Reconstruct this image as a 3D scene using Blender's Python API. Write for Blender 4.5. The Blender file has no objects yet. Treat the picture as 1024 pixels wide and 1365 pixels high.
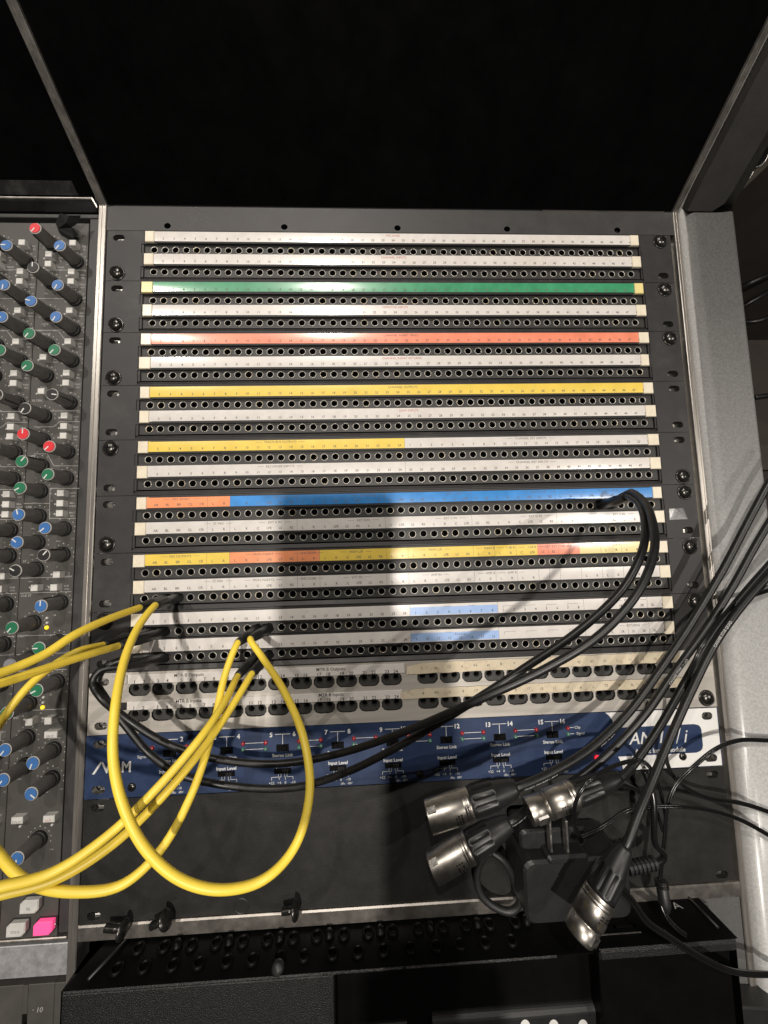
import bpy, bmesh, math, random
from mathutils import Vector, Matrix
random.seed(7)
S = 0.001                                    # everything below is written in millimetres
scene = bpy.context.scene
COL = scene.collection

# ------------------------------------------------------------------ camera
F_PX = 500.0
CR = ((0.99884391, -0.02626071, 0.04026434), (0.02264843, 0.99589081, 0.08768437), (-0.04240154, -0.08667108, 0.99533423))
CX, CY, CZ = -30.80, -265.51, 298.17
cam = bpy.data.cameras.new('camera')
cam.sensor_fit = 'VERTICAL'; cam.sensor_height = 36.0; cam.lens = 36.0 * F_PX / 1365.0
cam.clip_start = 0.01; cam.clip_end = 20.0
cam_o = bpy.data.objects.new('camera', cam); COL.objects.link(cam_o)
cam_o.matrix_world = Matrix(((CR[0][0], CR[1][0], CR[2][0], CX*S), (CR[0][1], CR[1][1], CR[2][1], CY*S),
                             (CR[0][2], CR[1][2], CR[2][2], CZ*S), (0, 0, 0, 1)))
scene.camera = cam_o

# ------------------------------------------------------------------ room light
w = bpy.data.worlds.new('World'); scene.world = w; w.use_nodes = True
bg = w.node_tree.nodes['Background']; bg.inputs[0].default_value = (1.0, 0.95, 0.9, 1); bg.inputs[1].default_value = 0.022
def lamp(name, x, y, z, r, power, col=(1, 0.93, 0.85)):
    L = bpy.data.lights.new(name, 'AREA'); L.shape = 'DISK'; L.size = 2*r*S; L.energy = power; L.color = col
    o = bpy.data.objects.new(name, L); COL.objects.link(o); o.location = (x*S, y*S, z*S)
    d = Vector((0, -250, 0)) - Vector((x, y, z)); o.rotation_euler = d.to_track_quat('-Z', 'Y').to_euler()
    return o
lamp('ceiling_spot', -206, 930, 1500, 15, 16.0)            # behind the console
lamp('ceiling_spot', -990, 772, 1500, 16, 9.5)            # to the left
lamp('ceiling_spot', 1080, -180, 1500, 12, 8.5)           # to the right
lamp('ceiling_spot', -71, -377, 1500, 24, 21.0)            # over the photographer
scene.view_settings.view_transform = 'Standard'; scene.view_settings.look = 'None'
scene.view_settings.exposure = -0.28; scene.view_settings.gamma = 1.0

# ------------------------------------------------------------------ helpers
def P(px, py, h=0.0):
    """where the line of sight through a photo point meets the height h above the panel"""
    a, b = (px-512)/F_PX, -(py-682.5)/F_PX
    v = [a*CR[0][i] + b*CR[1][i] - CR[2][i] for i in range(3)]
    t = (h - CZ)/v[2]
    return Vector((CX + t*v[0], CY + t*v[1], h))

W = {}
def link(o, parent=None, loc=(0, 0, 0), rz=0.0):
    COL.objects.link(o)
    loc = Vector(loc)
    if parent is not None:
        o.parent = parent; o.location = (loc - W[parent])*S
    else:
        o.location = loc*S
    o.rotation_euler[2] = rz
    W[o] = loc
    return o
def thing(name, label, cat, loc=(0, 0, 0), group=None, kind=None):
    o = bpy.data.objects.new(name, None); o.empty_display_size = 0.01
    link(o, None, loc); tag(o, label, cat, group, kind); return o
def tag(o, label, cat, group=None, kind=None):
    if label: o['label'] = label
    if cat: o['category'] = cat
    if group: o['group'] = group
    if kind: o['kind'] = kind
    return o
def copy_tree(o, parent=None, off=None):
    c = o.copy(); COL.objects.link(c); W[c] = W[o]
    if parent is not None: c.parent = parent
    if off is not None: c.location = o.location + Vector(off)*S; W[c] = W[o] + Vector(off)
    for ch in list(o.children): copy_tree(ch, c)
    return c

class MB:
    def __init__(s): s.v = []; s.f = []; s.m = []; s.sm = []
    def add(s, vs, fs, m=0, smooth=False):
        b = len(s.v); s.v += [tuple(p) for p in vs]
        for f in fs: s.f.append(tuple(i+b for i in f)); s.m.append(m); s.sm.append(smooth)
    def box(s, x0, x1, y0, y1, z0, z1, m=0, c=0.0, c2=None):
        """box, its top edges chamfered by c"""
        if c <= 0:
            vs = [(x0,y0,z0),(x1,y0,z0),(x1,y1,z0),(x0,y1,z0),(x0,y0,z1),(x1,y0,z1),(x1,y1,z1),(x0,y1,z1)]
            fs = [(3,2,1,0),(4,5,6,7),(0,1,5,4),(1,2,6,5),(2,3,7,6),(3,0,4,7)]
        else:
            d = c if c2 is None else c2
            vs = [(x0,y0,z0),(x1,y0,z0),(x1,y1,z0),(x0,y1,z0),(x0,y0,z1-d),(x1,y0,z1-d),(x1,y1,z1-d),(x0,y1,z1-d),
                  (x0+c,y0+c,z1),(x1-c,y0+c,z1),(x1-c,y1-c,z1),(x0+c,y1-c,z1)]
            fs = [(3,2,1,0),(8,9,10,11)]
            for i in range(4):
                j = (i+1) % 4; fs += [(i,j,4+j,4+i),(4+i,4+j,8+j,8+i)]
        s.add(vs, fs, m)
    def poly(s, pts, z0, z1, m=0):
        """upright prism over a counter-clockwise outline"""
        n = len(pts); vs = [(x,y,z0) for x,y in pts] + [(x,y,z1) for x,y in pts]
        fs = [tuple(range(n, 2*n)), tuple(reversed(range(n)))]
        fs += [(i,(i+1)%n,n+(i+1)%n,n+i) for i in range(n)]
        s.add(vs, fs, m)
    def sheet(s, pts, z, m=0):
        s.add([(x,y,z) for x,y in pts], [tuple(range(len(pts)))], m)
    def lathe(s, prof, o=(0,0,0), ax=(0,0,1), n=16, m=0, mats=None, smooth=True, caps=True, flute=None):
        o = Vector(o); ax = Vector(ax).normalized()
        u = ax.orthogonal().normalized(); w_ = ax.cross(u)
        vs = []
        for k,(t,r) in enumerate(prof):
            for i in range(n):
                a = 2*math.pi*i/n; rr = r
                if flute and k in flute[0] and (i % flute[1]) < 2: rr = r*flute[2]
                vs.append(o + ax*t + u*(rr*math.cos(a)) + w_*(rr*math.sin(a)))
        b = len(s.v); s.v += [tuple(p) for p in vs]
        for k in range(len(prof)-1):
            mm = mats[k] if mats else m
            for i in range(n):
                j = (i+1) % n
                s.f.append((b+k*n+i, b+k*n+j, b+(k+1)*n+j, b+(k+1)*n+i)); s.m.append(mm); s.sm.append(smooth)
        if caps:
            if prof[0][1] > 1e-6: s.f.append(tuple(b+i for i in reversed(range(n)))); s.m.append(mats[0] if mats else m); s.sm.append(False)
            if prof[-1][1] > 1e-6: s.f.append(tuple(b+(len(prof)-1)*n+i for i in range(n))); s.m.append(mats[-1] if mats else m); s.sm.append(False)
    def tube(s, pts, r, n=10, m=0, rf=None):
        fr = frames(pts); vs = []; b = len(s.v)
        for k,(c,u,v_) in enumerate(fr):
            rr = r if rf is None else rf(k/(len(fr)-1))
            for i in range(n):
                a = 2*math.pi*i/n; s.v.append(tuple(c + u*(rr*math.cos(a)) + v_*(rr*math.sin(a))))
        for k in range(len(fr)-1):
            for i in range(n):
                j = (i+1) % n
                s.f.append((b+k*n+i, b+k*n+j, b+(k+1)*n+j, b+(k+1)*n+i)); s.m.append(m); s.sm.append(True)
        s.f.append(tuple(b+i for i in reversed(range(n)))); s.m.append(m); s.sm.append(False)
        e = b+(len(fr)-1)*n; s.f.append(tuple(e+i for i in range(n))); s.m.append(m); s.sm.append(False)
    def cell(s, x0, x1, y0, y1, cx, cy, hx, r, z, depth, m=0, mwall=None, n=12, bottom=None):
        """rectangle with one oblong hole (half length hx + r) and the wall of the hole"""
        ang = sorted([2*math.pi*(i+.5)/n for i in range(n)] + [math.atan2(b-cy, a-cx) % (2*math.pi) for a in (x0,x1) for b in (y0,y1)])
        hole = []; rect = []
        for a in ang:
            c, d = math.cos(a), math.sin(a)
            t = []
            if c > 1e-9: t.append((x1-cx)/c)
            if c < -1e-9: t.append((x0-cx)/c)
            if d > 1e-9: t.append((y1-cy)/d)
            if d < -1e-9: t.append((y0-cy)/d)
            t = min(t); rect.append((cx+t*c, cy+t*d))
            if abs(d) > 1e-9 and abs(c)*r/abs(d) <= hx: tt = r/abs(d)
            else:
                q = hx*abs(c); tt = q + math.sqrt(max(q*q - hx*hx + r*r, 0))
            hole.append((cx+tt*c, cy+tt*d))
        k = len(ang)
        s.add([(a,b,z) for a,b in rect]+[(a,b,z) for a,b in hole], [(i,(i+1)%k,k+(i+1)%k,k+i) for i in range(k)], m)
        s.add([(a,b,z) for a,b in hole]+[(a,b,z-depth) for a,b in hole], [(i,(i+1)%k,k+(i+1)%k,k+i) for i in range(k)], m if mwall is None else mwall, True)
        if bottom is not None: s.add([(a,b,z-depth) for a,b in hole], [tuple(range(k))], bottom)
    def text(s, body, x, y, z, size, m=0, align='CENTER', rot=0.0, shear=0.0, sx=1.0, bold=0.0):
        vs, fs = glyphs(body, bold)
        wd = max((v[0] for v in vs), default=0); c, d = math.cos(rot), math.sin(rot)
        o = {'CENTER': wd/2, 'LEFT': 0, 'RIGHT': wd}[align]
        out = []
        for a,b in vs:
            a = ((a-o) + shear*b)*size*sx; b = (b-.35)*size
            out.append((x + a*c - b*d, y + a*d + b*c, z))
        s.add(out, fs, m)
    def line(s, x0, y0, x1, y1, z, wd, m=0):
        d = Vector((x1-x0, y1-y0)); n = Vector((-d.y, d.x)).normalized()*wd/2
        s.add([(x0-n.x,y0-n.y,z),(x1-n.x,y1-n.y,z),(x1+n.x,y1+n.y,z),(x0+n.x,y0+n.y,z)], [(0,1,2,3)], m)
    def mesh(s, name, mats, origin=(0,0,0)):
        me = bpy.data.meshes.new(name); o = Vector(origin)
        me.from_pydata([((p[0]-o.x)*S, (p[1]-o.y)*S, (p[2]-o.z)*S) for p in s.v], [], s.f)
        for m in mats: me.materials.append(m)
        me.polygons.foreach_set('material_index', s.m); me.polygons.foreach_set('use_smooth', s.sm)
        me.update(); return me
    def build(s, name, mats, parent=None, loc=None):
        if name in ('printing','handwriting','embossing','lettering','key_lettering'): return tag(s.build_(name, mats, parent, loc), None, None, None, 'stuff' if name != 'key_lettering' else None)
        return s.build_(name, mats, parent, loc)
    def build_(s, name, mats, parent=None, loc=None):
        if not isinstance(mats, (list, tuple)): mats = [mats]
        if loc is None: loc = W[parent] if parent is not None else Vector((0,0,0))
        return link(bpy.data.objects.new(name, s.mesh(name, mats, loc)), parent, loc)

GL = {}
def glyphs(body, bold=0.0):
    key = (body, bold)
    if key not in GL:
        cu = bpy.data.curves.new('print', 'FONT'); cu.body = body; cu.size = 1.0; cu.resolution_u = 2; cu.offset = bold
        ob = bpy.data.objects.new('print', cu)
        me = bpy.data.meshes.new_from_object(ob)
        vs = [(v.co.x, v.co.y) for v in me.vertices]
        x0 = min((a for a,b in vs), default=0)
        GL[key] = ([(a-x0, b) for a,b in vs], [tuple(p.vertices) for p in me.polygons])
        bpy.data.meshes.remove(me); bpy.data.objects.remove(ob); bpy.data.curves.remove(cu)
    return GL[key]
def frames(pts):
    pts = [Vector(p) for p in pts]; out = []
    u = None
    for i,p in enumerate(pts):
        t = (pts[min(i+1,len(pts)-1)] - pts[max(i-1,0)]).normalized()
        if u is None: u = Vector((0,0,1)) - t*t.z
        if u.length < 1e-4: u = t.orthogonal()
        u = (u - t*u.dot(t)).normalized(); out.append((p, u, t.cross(u)))
    return out
def spline(pts, k=8):
    pts = [Vector(p) for p in pts]; q = [pts[0]*2-pts[1]] + pts + [pts[-1]*2-pts[-2]]; out = []
    for i in range(1, len(q)-2):
        a,b,c,d = q[i-1:i+3]
        ta = max((b-a).length, .01)**.5; tb = max((c-b).length, .01)**.5; tc = max((d-c).length, .01)**.5
        m1 = ((b-a)/ta - (c-a)/(ta+tb) + (c-b)/tb)*tb; m2 = ((c-b)/tb - (d-b)/(tb+tc) + (d-c)/tc)*tb
        for j in range(k):
            t = j/k; t2 = t*t; t3 = t2*t
            out.append(b*(2*t3-3*t2+1) + m1*(t3-2*t2+t) + c*(-2*t3+3*t2) + m2*(t3-t2))
    out.append(pts[-1]); return out
def pix(*l): return [P(*a) for a in l]

# ------------------------------------------------------------------ materials
def mat(name, col, rough=.5, metal=0.0, var=.12, vs=60.0, bump=0.0, bs=900.0, coat=0.0, dirt=None, stretch=None, spec=.5, rvar=.12):
    m = bpy.data.materials.new(name); m.use_nodes = True; nt = m.node_tree; N = nt.nodes; b = N['Principled BSDF']
    geo = N.new('ShaderNodeNewGeometry'); src = geo.outputs['Position']
    if stretch:
        mp = N.new('ShaderNodeMapping'); mp.inputs['Scale'].default_value = stretch; nt.links.new(src, mp.inputs[0]); src = mp.outputs[0]
    n = N.new('ShaderNodeTexNoise'); n.inputs['Scale'].default_value = vs; n.inputs['Detail'].default_value = 6; n.inputs['Roughness'].default_value = .65
    nt.links.new(src, n.inputs['Vector'])
    r = N.new('ShaderNodeValToRGB'); e = r.color_ramp.elements
    e[0].position = .3; e[1].position = .7
    e[0].color = tuple(c*(1-var) for c in col)+(1,); e[1].color = tuple(min(1,c*(1+var)) for c in col)+(1,)
    nt.links.new(n.outputs['Fac'], r.inputs[0]); out = r.outputs[0]
    if dirt and not isinstance(dirt, list): dirt = [dirt]
    for dd in dirt or []:                                # dust, stains or wear: (colour, noise scale, threshold, softness, amount)
        n2 = N.new('ShaderNodeTexNoise'); n2.inputs['Scale'].default_value = dd[1]; n2.inputs['Detail'].default_value = 8; n2.inputs['Roughness'].default_value = .7
        if len(dd) > 5:
            mp2 = N.new('ShaderNodeMapping'); mp2.inputs['Rotation'].default_value[2] = dd[6]; mp2.inputs['Scale'].default_value = dd[5]
            nt.links.new(geo.outputs['Position'], mp2.inputs[0]); nt.links.new(mp2.outputs[0], n2.inputs['Vector'])
        else: nt.links.new(geo.outputs['Position'], n2.inputs['Vector'])
        r2 = N.new('ShaderNodeMapRange'); r2.inputs[1].default_value = dd[2]; r2.inputs[2].default_value = dd[2]+dd[3]; r2.inputs[4].default_value = dd[4]
        nt.links.new(n2.outputs['Fac'], r2.inputs[0])
        mx = N.new('ShaderNodeMix'); mx.data_type = 'RGBA'; mx.inputs[7].default_value = tuple(dd[0])+(1,)
        nt.links.new(r2.outputs[0], mx.inputs[0]); nt.links.new(out, mx.inputs[6]); out = mx.outputs[2]
    nt.links.new(out, b.inputs['Base Color'])
    b.inputs['Metallic'].default_value = metal; b.inputs['Specular IOR Level'].default_value = spec
    mr = N.new('ShaderNodeMapRange'); mr.inputs[3].default_value = max(rough-rvar,.02); mr.inputs[4].default_value = min(rough+rvar,1)
    nt.links.new(n.outputs['Fac'], mr.inputs[0]); nt.links.new(mr.outputs[0], b.inputs['Roughness'])
    if coat: b.inputs['Coat Weight'].default_value = coat; b.inputs['Coat Roughness'].default_value = .17
    if bump:
        n3 = N.new('ShaderNodeTexNoise'); n3.inputs['Scale'].default_value = bs; n3.inputs['Detail'].default_value = 3
        nt.links.new(src, n3.inputs['Vector'])
        bp = N.new('ShaderNodeBump'); bp.inputs['Strength'].default_value = bump; bp.inputs['Distance'].default_value = .0006
        nt.links.new(n3.outputs['Fac'], bp.inputs['Height']); nt.links.new(bp.outputs[0], b.inputs['Normal'])
    return m
def glow(name, col, st):
    m = bpy.data.materials.new(name); m.use_nodes = True; b = m.node_tree.nodes['Principled BSDF']
    b.inputs['Base Color'].default_value = tuple(col)+(1,); b.inputs['Emission Color'].default_value = tuple(col)+(1,)
    b.inputs['Emission Strength'].default_value = st; b.inputs['Roughness'].default_value = .35; return m
DUST = ((.22,.21,.19), 900, .66, .05, .6)
M = dict(
 face=mat('black_powder_coat', (.0235,.022,.022), .5, bump=.12, bs=1400, dirt=[((.075,.072,.068), 22, .52, .25, .5), ((.3,.29,.27), 1000, .69, .04, .6)]),
 strip=mat('black_moulding', (.026,.025,.024), .5, bump=.1, dirt=((.16,.15,.14), 500, .62, .1, .35)),
 dark=mat('dark_hollow', (.004,.004,.004), .8, spec=.1),
 nickel=mat('nickel_ring', (.44,.42,.38), .42, .85, var=.25, vs=800),
 steel=mat('zinc_steel', (.55,.53,.5), .35, 1.0, var=.3, vs=300),
 screw=mat('black_oxide_screw', (.07,.067,.063), .27, .85, var=.3, vs=400, rvar=.1),
 rail=mat('rack_rail', (.35,.34,.32), .4, 1.0, var=.3, vs=200),
 tab=mat('cream_plastic', (.70,.63,.50), .35, coat=.3, vs=200, var=.08),
 white=mat('white_label', (.62,.59,.56), .34, coat=1.0, vs=120, var=.06, dirt=[((.45,.41,.36), 160, .58, .2, .5), ((.5,.44,.36), 12, .5, .25, .4)]),
 green=mat('green_label', (.045,.27,.13), .34, coat=1.0, vs=90, var=.16, dirt=((.4,.55,.42), 70, .66, .12, .5)),
 red=mat('salmon_label', (.80,.25,.15), .34, coat=1.0, vs=60, var=.14),
 orange=mat('orange_label', (.80,.29,.13), .34, coat=1.0, vs=60, var=.1),
 yellow=mat('yellow_label', (.74,.54,.09), .34, coat=1.0, vs=60, var=.08),
 pale=mat('pale_yellow_label', (.74,.62,.27), .34, coat=1.0, vs=60, var=.08),
 blue=mat('blue_label', (.03,.22,.58), .34, coat=1.0, vs=50, var=.2, dirt=((.25,.45,.7), 60, .64, .15, .4)),
 sky=mat('light_blue_label', (.30,.44,.72), .34, coat=1.0, vs=60, var=.08),
 ink=mat('black_ink', (.07,.065,.06), .6), redink=mat('red_ink', (.45,.12,.08), .6), wink=mat('white_ink', (.62,.62,.6), .5),
 inkfaint=mat('faded_ink', (.12,.11,.10), .6),
 mod=mat('grey_module_face', (.062,.059,.054), .5, bump=.08, bs=1200, dirt=((.2,.19,.17), 800, .66, .06, .4)),
 modink=mat('grey_print', (.38,.37,.35), .55),
 gap=mat('black_gap', (.008,.008,.008), .6),
 knob=mat('knob_grey', (.085,.08,.075), .38, bump=.05, var=.15, vs=250), knobblk=mat('knob_black', (.012,.012,.012), .45),
 cblue=mat('blue_cap', (.045,.14,.36), .4, var=.08), cred=mat('red_cap', (.60,.035,.045), .4, var=.08),
 cgreen=mat('green_cap', (.02,.15,.075), .4, var=.1), cblack=mat('black_cap', (.022,.022,.022), .4), cgrey=mat('grey_cap', (.2,.2,.22), .4),
 button=mat('button_grey', (.56,.55,.52), .45, var=.1, vs=200), pink=glow('lit_pink_button', (1.0,.09,.28), .75),
 ledy=glow('lit_yellow_lamp', (1.0,.62,.02), 1.2), ledoff=mat('unlit_lamp', (.5,.49,.46), .3), ledr=mat('unlit_red_lamp', (.30,.015,.02), .25, coat=.5),
 ledg=mat('unlit_green_lamp', (.07,.18,.13), .25, coat=.5), ledlit=glow('lit_red_lamp', (1.0,.03,.05), 1.3),
 alu=mat('brushed_aluminium', (.52,.49,.45), .35, .9, var=.28, vs=120, stretch=(1,.06,1)),
 aluh=mat('worn_aluminium_lip', (.30,.28,.255), .38, .85, var=.35, vs=90, dirt=((.25,.22,.19), 130, .55, .1, .7)),
 cheek=mat('silver_hammer_paint', (.44,.44,.432), .40, 0.0, var=.20, vs=620, bump=.08, bs=900, coat=1.0, dirt=[((.8,.8,.78), 800, .66, .05, .55)]),
 cover=mat('dark_grey_cover', (.022,.0205,.019), .6, bump=.2, bs=1500),
 bridge=mat('black_glass_panel', (.0022,.0022,.0023), .3, spec=.06, var=.3, vs=40),
 band=mat('charcoal_band', (.036,.0345,.034), .5, bump=.15, bs=900, dirt=DUST),
 silver=mat('brushed_patch_panel', (.50,.47,.425), .4, .35, var=.15, vs=160, stretch=(.05,1,1), dirt=((.3,.27,.22), 200, .6, .1, .5)),
 tape=mat('masking_tape', (.55,.475,.345), .7, var=.18, vs=120, dirt=[((.33,.26,.17), 220, .56, .08, .6), ((.36,.33,.28), 30, .5, .2, .55)]),
 navy=mat('navy_panel', (.018,.034,.085), .42, bump=.1, bs=1300, var=.12, dirt=((.3,.32,.36), 900, .67, .05, .5)),
 panelwhite=mat('white_panel_print', (.70,.69,.67), .45, var=.05, dirt=((.35,.33,.3), 300, .66, .08, .5)),
 blank=mat('black_blank_panel', (.017,.0165,.0155), .42, bump=.2, bs=1000, dirt=[((.045,.044,.041), 18, .5, .25, .4), ((.3,.29,.27), 1100, .70, .03, .8)]),
 ycable=mat('yellow_cable_jacket', (.83,.62,.065), .45, var=.07, vs=60, bump=.06, bs=700, dirt=[((.40,.27,.06), 260, .66, .08, .6), ((.55,.38,.06), 30, .52, .2, .45)]),
 bcable=mat('black_cable_jacket', (.007,.007,.007), .42, var=.25, vs=200), rubber=mat('black_rubber', (.013,.013,.013), .48, bump=.15),
 wire=mat('black_twin_wire', (.008,.008,.008), .22), plugb=mat('black_plug_sleeve', (.009,.009,.009), .42, bump=.1),
 xlr=mat('satin_nickel', (.45,.425,.385), .36, 1.0, var=.12, vs=300, rvar=.06), boot=mat('black_boot', (.010,.010,.010), .42),
 adapter=mat('black_adapter', (.015,.015,.015), .4, bump=.2, bs=1400), device=mat('black_textured_metal', (.008,.008,.0078), .42, bump=.9, bs=1500, var=.3, vs=900),
 socket=mat('socket_shade_black', (.003,.003,.003), .4, spec=.10), grey=mat('charcoal_shade_keypad', (.014,.014,.014), .45, bump=.1), scrib=mat('foil_scribble_strip', (.45,.45,.46), .45, .55, var=.22, vs=220, dirt=((.75,.75,.76), 320, .58, .12, .5)),
 clear=mat('clear_tape', (.16,.16,.16), .15, coat=1.0, vs=200, var=.4), brown=mat('dark_brown_floor', (.035,.028,.022), .7, vs=10, var=.3),
 shelf=mat('grey_inner_paint', (.12,.12,.118), .5, .3, var=.15, vs=900), pair=mat('grey_jack_moulding', (.04,.039,.037), .4),
 edge=mat('grey_reflection', (.02,.02,.02), .3, dirt=((.09,.09,.085), 40, .5, .2, .6)), skin=mat('skin', (.5,.3,.22), .5), cloth=mat('dark_sleeve', (.02,.02,.022), .9, bump=.4),
 shell=mat('dark_phone_glass', (.01,.01,.012), .2),
)

M['cheek'].node_tree.nodes['Principled BSDF'].inputs['Coat Roughness'].default_value = .24
# ------------------------------------------------------------------ console frame
frame = thing('console_frame', 'grey metal console frame with upright black rear panels and a silver right end', 'console frame', (0,0,0), None)
UY, UZ = .553, .833
def sweep(mb, prof, path, m=0, smooth=False):
    """cross-section (x, height) carried along a path of (y, z, tilt) stations"""
    b = len(mb.v); n = len(prof)
    for (y,z,t) in path:
        for (x,h) in prof: mb.v.append((x, y - h*math.sin(t), z + h*math.cos(t)))
    for k in range(len(path)-1):
        for i in range(n-1):
            mb.f.append((b+k*n+i, b+k*n+i+1, b+(k+1)*n+i+1, b+(k+1)*n+i)); mb.m.append(m); mb.sm.append(smooth)
TILT = math.atan2(UZ, UY)
def bend(y0, s, y1=20.0, z=0.0):
    st = [(y0, z, 0)]
    for i in range(7):
        t = TILT*i/6; st.append((y1 + 3*math.sin(t), z + 3*(1-math.cos(t)), t))
    a = st[-1]; st.append((a[0]+UY*s, a[1]+UZ*s, TILT)); return st
d = MB()
sweep(d, [(-248.4,-12),(-248.4,.5),(-247.9,1.0),(-245.6,1.0),(-245.5,.5),(-244.9,.5),(-244.8,1.0),(-242.5,1.0),(-242,.5),(-242,-12)], bend(-575, 190))
d.build('divider_bar', M['alu'], frame)
d = MB()
sweep(d, [(245.2,-12),(245.2,.6),(245.6,1.0),(247.4,1.0),(247.5,.6),(248.1,.6),(248.2,1.0),(249.4,1.0),(249.8,.6),(249.8,-12)], bend(-690, 190))
d.build('trim_bar', M['alu'], frame)
# silver end cheek, rolled left edge, running on up the side of the bridge
d = MB(); pr = [(250.4,-14)]
for i in range(9):
    a = math.pi - (math.pi/2)*i/8; pr.append((259.4+8.5*math.cos(a), -1.5+8.5*math.sin(a)))
pr += [(262,7.0),(291,7.0)]
for i in range(9):
    a = math.pi/2 - (math.pi/2)*i/8; pr.append((291.5+6*math.cos(a), 1+6*math.sin(a)))
pr += [(297.5,-90)]
sweep(d, pr, bend(-720, 190, 24), smooth=True)
d.build('end_cheek', M['cheek'], frame)
# dark cover over the upper part of the cheek
d = MB(); st = [(26+UY*s_, 0+UZ*s_, TILT) for s_ in (1,8,16,190)]
b = len(d.v)
rows = [(3, 252, 276), (8, 251.5, 282.5), (16, 251.2, 284), (190, 251.2, 284)]
vs = []
for s_,xa,xb in rows:
    for x,h in ((xa,1),(xa,9.5),(xb-2,9.5),(xb,8),(xb,1)):
        vs.append((x, 22+UY*s_-h*math.sin(TILT), UZ*s_+h*math.cos(TILT)))
fs = [(k*5+i, k*5+i+1, k*5+5+i+1, k*5+5+i) for k in range(3) for i in range(4)] + [(0,1,2,3,4)]
d.add(vs, fs); d.build('cheek_cover', M['cover'], frame)
# black upright panels of the bridge
def slab(mb, x0, x1, s0, s1, h0, h1, m=0):
    q = []
    for h in (h0,h1):
        for s_,x in ((s0,x0),(s0,x1),(s1,x1),(s1,x0)): q.append((x, 22+UY*s_-h*math.sin(TILT), UZ*s_+h*math.cos(TILT)))
    mb.add(q, [(3,2,1,0),(4,5,6,7),(0,1,5,4),(1,2,6,5),(2,3,7,6),(3,0,4,7)], m)
d = MB(); slab(d, -242, 245.2, .3, 190, -8, -1.5); d.build('bridge_panel', M['bridge'], frame)
d = MB(); slab(d, -520, -248.4, 4, 190, -8, -3); d.build('bridge_panel', M['bridge'], frame)
d = MB(); slab(d, -520, -263, 6, 15, -3.2, -2.2); d.build('reflection_strip', M['edge'], frame)  # grey strip added to imitate the reflection band on the black glass
d = MB(); d.box(-520,-252.5,24.6,26.4,1,3.4,0,.5); d.box(-520,-249,14,24.4,-6,1.6,1,.5)
d.add([(-252.5,24.6,3.4),(-252.5,26.4,3.4),(-248.6,19.2,2.4),(-248.6,17.4,2.4)], [(0,1,2,3)][::-1] and [(3,2,1,0)], 0)
d.box(-520,-249,10.4,13.8,-6,.4,2,.4); d.build('bridge_lip', [M['alu'], M['bridge'], M['band']], frame)
# band above the first rack unit, with its screws' holes
d = MB(); xs = [-242,-145,-48,47.5,145,245.2]
for i in range(5):
    hx = (-192.9,-96.2,-.1,95.3,193.8)[i]
    d.cell(xs[i], xs[i+1], .3, 22, hx, 4.6, .2, 2.6, -.2, 5, 0, 1, 10, 1)
d.box(-242,245.2,.3,22,-8,-5.3,1); d.build('top_band', [M['band'], M['dark']], frame)
# rack rails behind the ears, floor of the well, lower lip
for x0,x1 in ((-241.5,-222),(222,244.8)):
    d = MB(); d.box(x0,x1,-540,-.4,-9,-6); d.build('rack_rail', M['rail'], frame)
d = MB(); d.box(-560,300,-760,40,-70,-66); d.build('well_floor', M['dark'], frame)
d = MB()
d.box(-241.6,244.8,-538,-527.5,-5,1.6,0,.9); d.build('lower_lip', M['aluh'], frame)
d = MB(); d.box(150,244.8,-640,-538.3,-6,-.5,0,.3); d.build('inner_shelf', M['shelf'], frame)
d = MB(); d.box(-255.6,-248.6,-532,10,-10,-.2,0,.3); d.build('side_filler', M['band'], frame)
d = MB(); d.box(-520,-249.2,-536.0,-533.9,-8,1.0,0,.5); d.build('strip_edge', M['alu'], frame)
d = MB(); d.box(-520,-249.6,-560.8,-540,-8,-1.6,0,.4); d.build('scribble_strip', M['scrib'], frame)
d = MB(); d.box(-520,-249.3,-564.5,-536.2,-12,-4.5); d.build('strip_channel', M['gap'], frame)

# fader section under the channel strips
t = thing('fader_panel', 'dark grey fader section with a slot and the mark 10, below the foil strip', 'fader panel', (-280,-620,0))
d = MB(); d.cell(-330,-259.5,-690,-564.8,-276.5,-640,0,2.2,-1.2,6,0,1,8,1)
d.v = [(x, y, z) for x,y,z in d.v]
d = MB(); d.box(-520,-278.3,-700,-564.8,-8,-1.2,0,.3); d.box(-274.9,-257.2,-700,-564.8,-8,-1.2,0,.3); d.box(-278.3,-274.9,-583,-564.8,-8,-1.2,0)
d.box(-278.3,-274.9,-700,-583,-8,-6,1); d.box(-256.9,-248.7,-700,-564.8,-8,-1.0,0,.3)
d.build('panel', [M['mod'], M['gap']], t)
d = MB(); d.text('10', -266.5, -581, -1.17, 4.6, shear=.2); d.box(-271.2,-270.6,-581.2,-580.6,-1.19,-1.16); d.build('printing', M['modink'], t)
d = MB()
d.add([(-312,-594,-1),(-293,-594,-1),(-293,-583.5,-1),(-312,-583.5,-1),(-312,-592,8),(-296,-592,8),(-293.6,-585,8),(-312,-585,8)], [(4,5,6,7),(0,1,5,4),(1,2,6,5),(2,3,7,6),(3,0,4,7)])
d.build('fader_knob', M['button'], t)
d = MB(); d.box(-286,-270.5,-604,-591.2,-1,4.5,0,1.5); d.build('fader_carriage', M['gap'], t)

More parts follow.
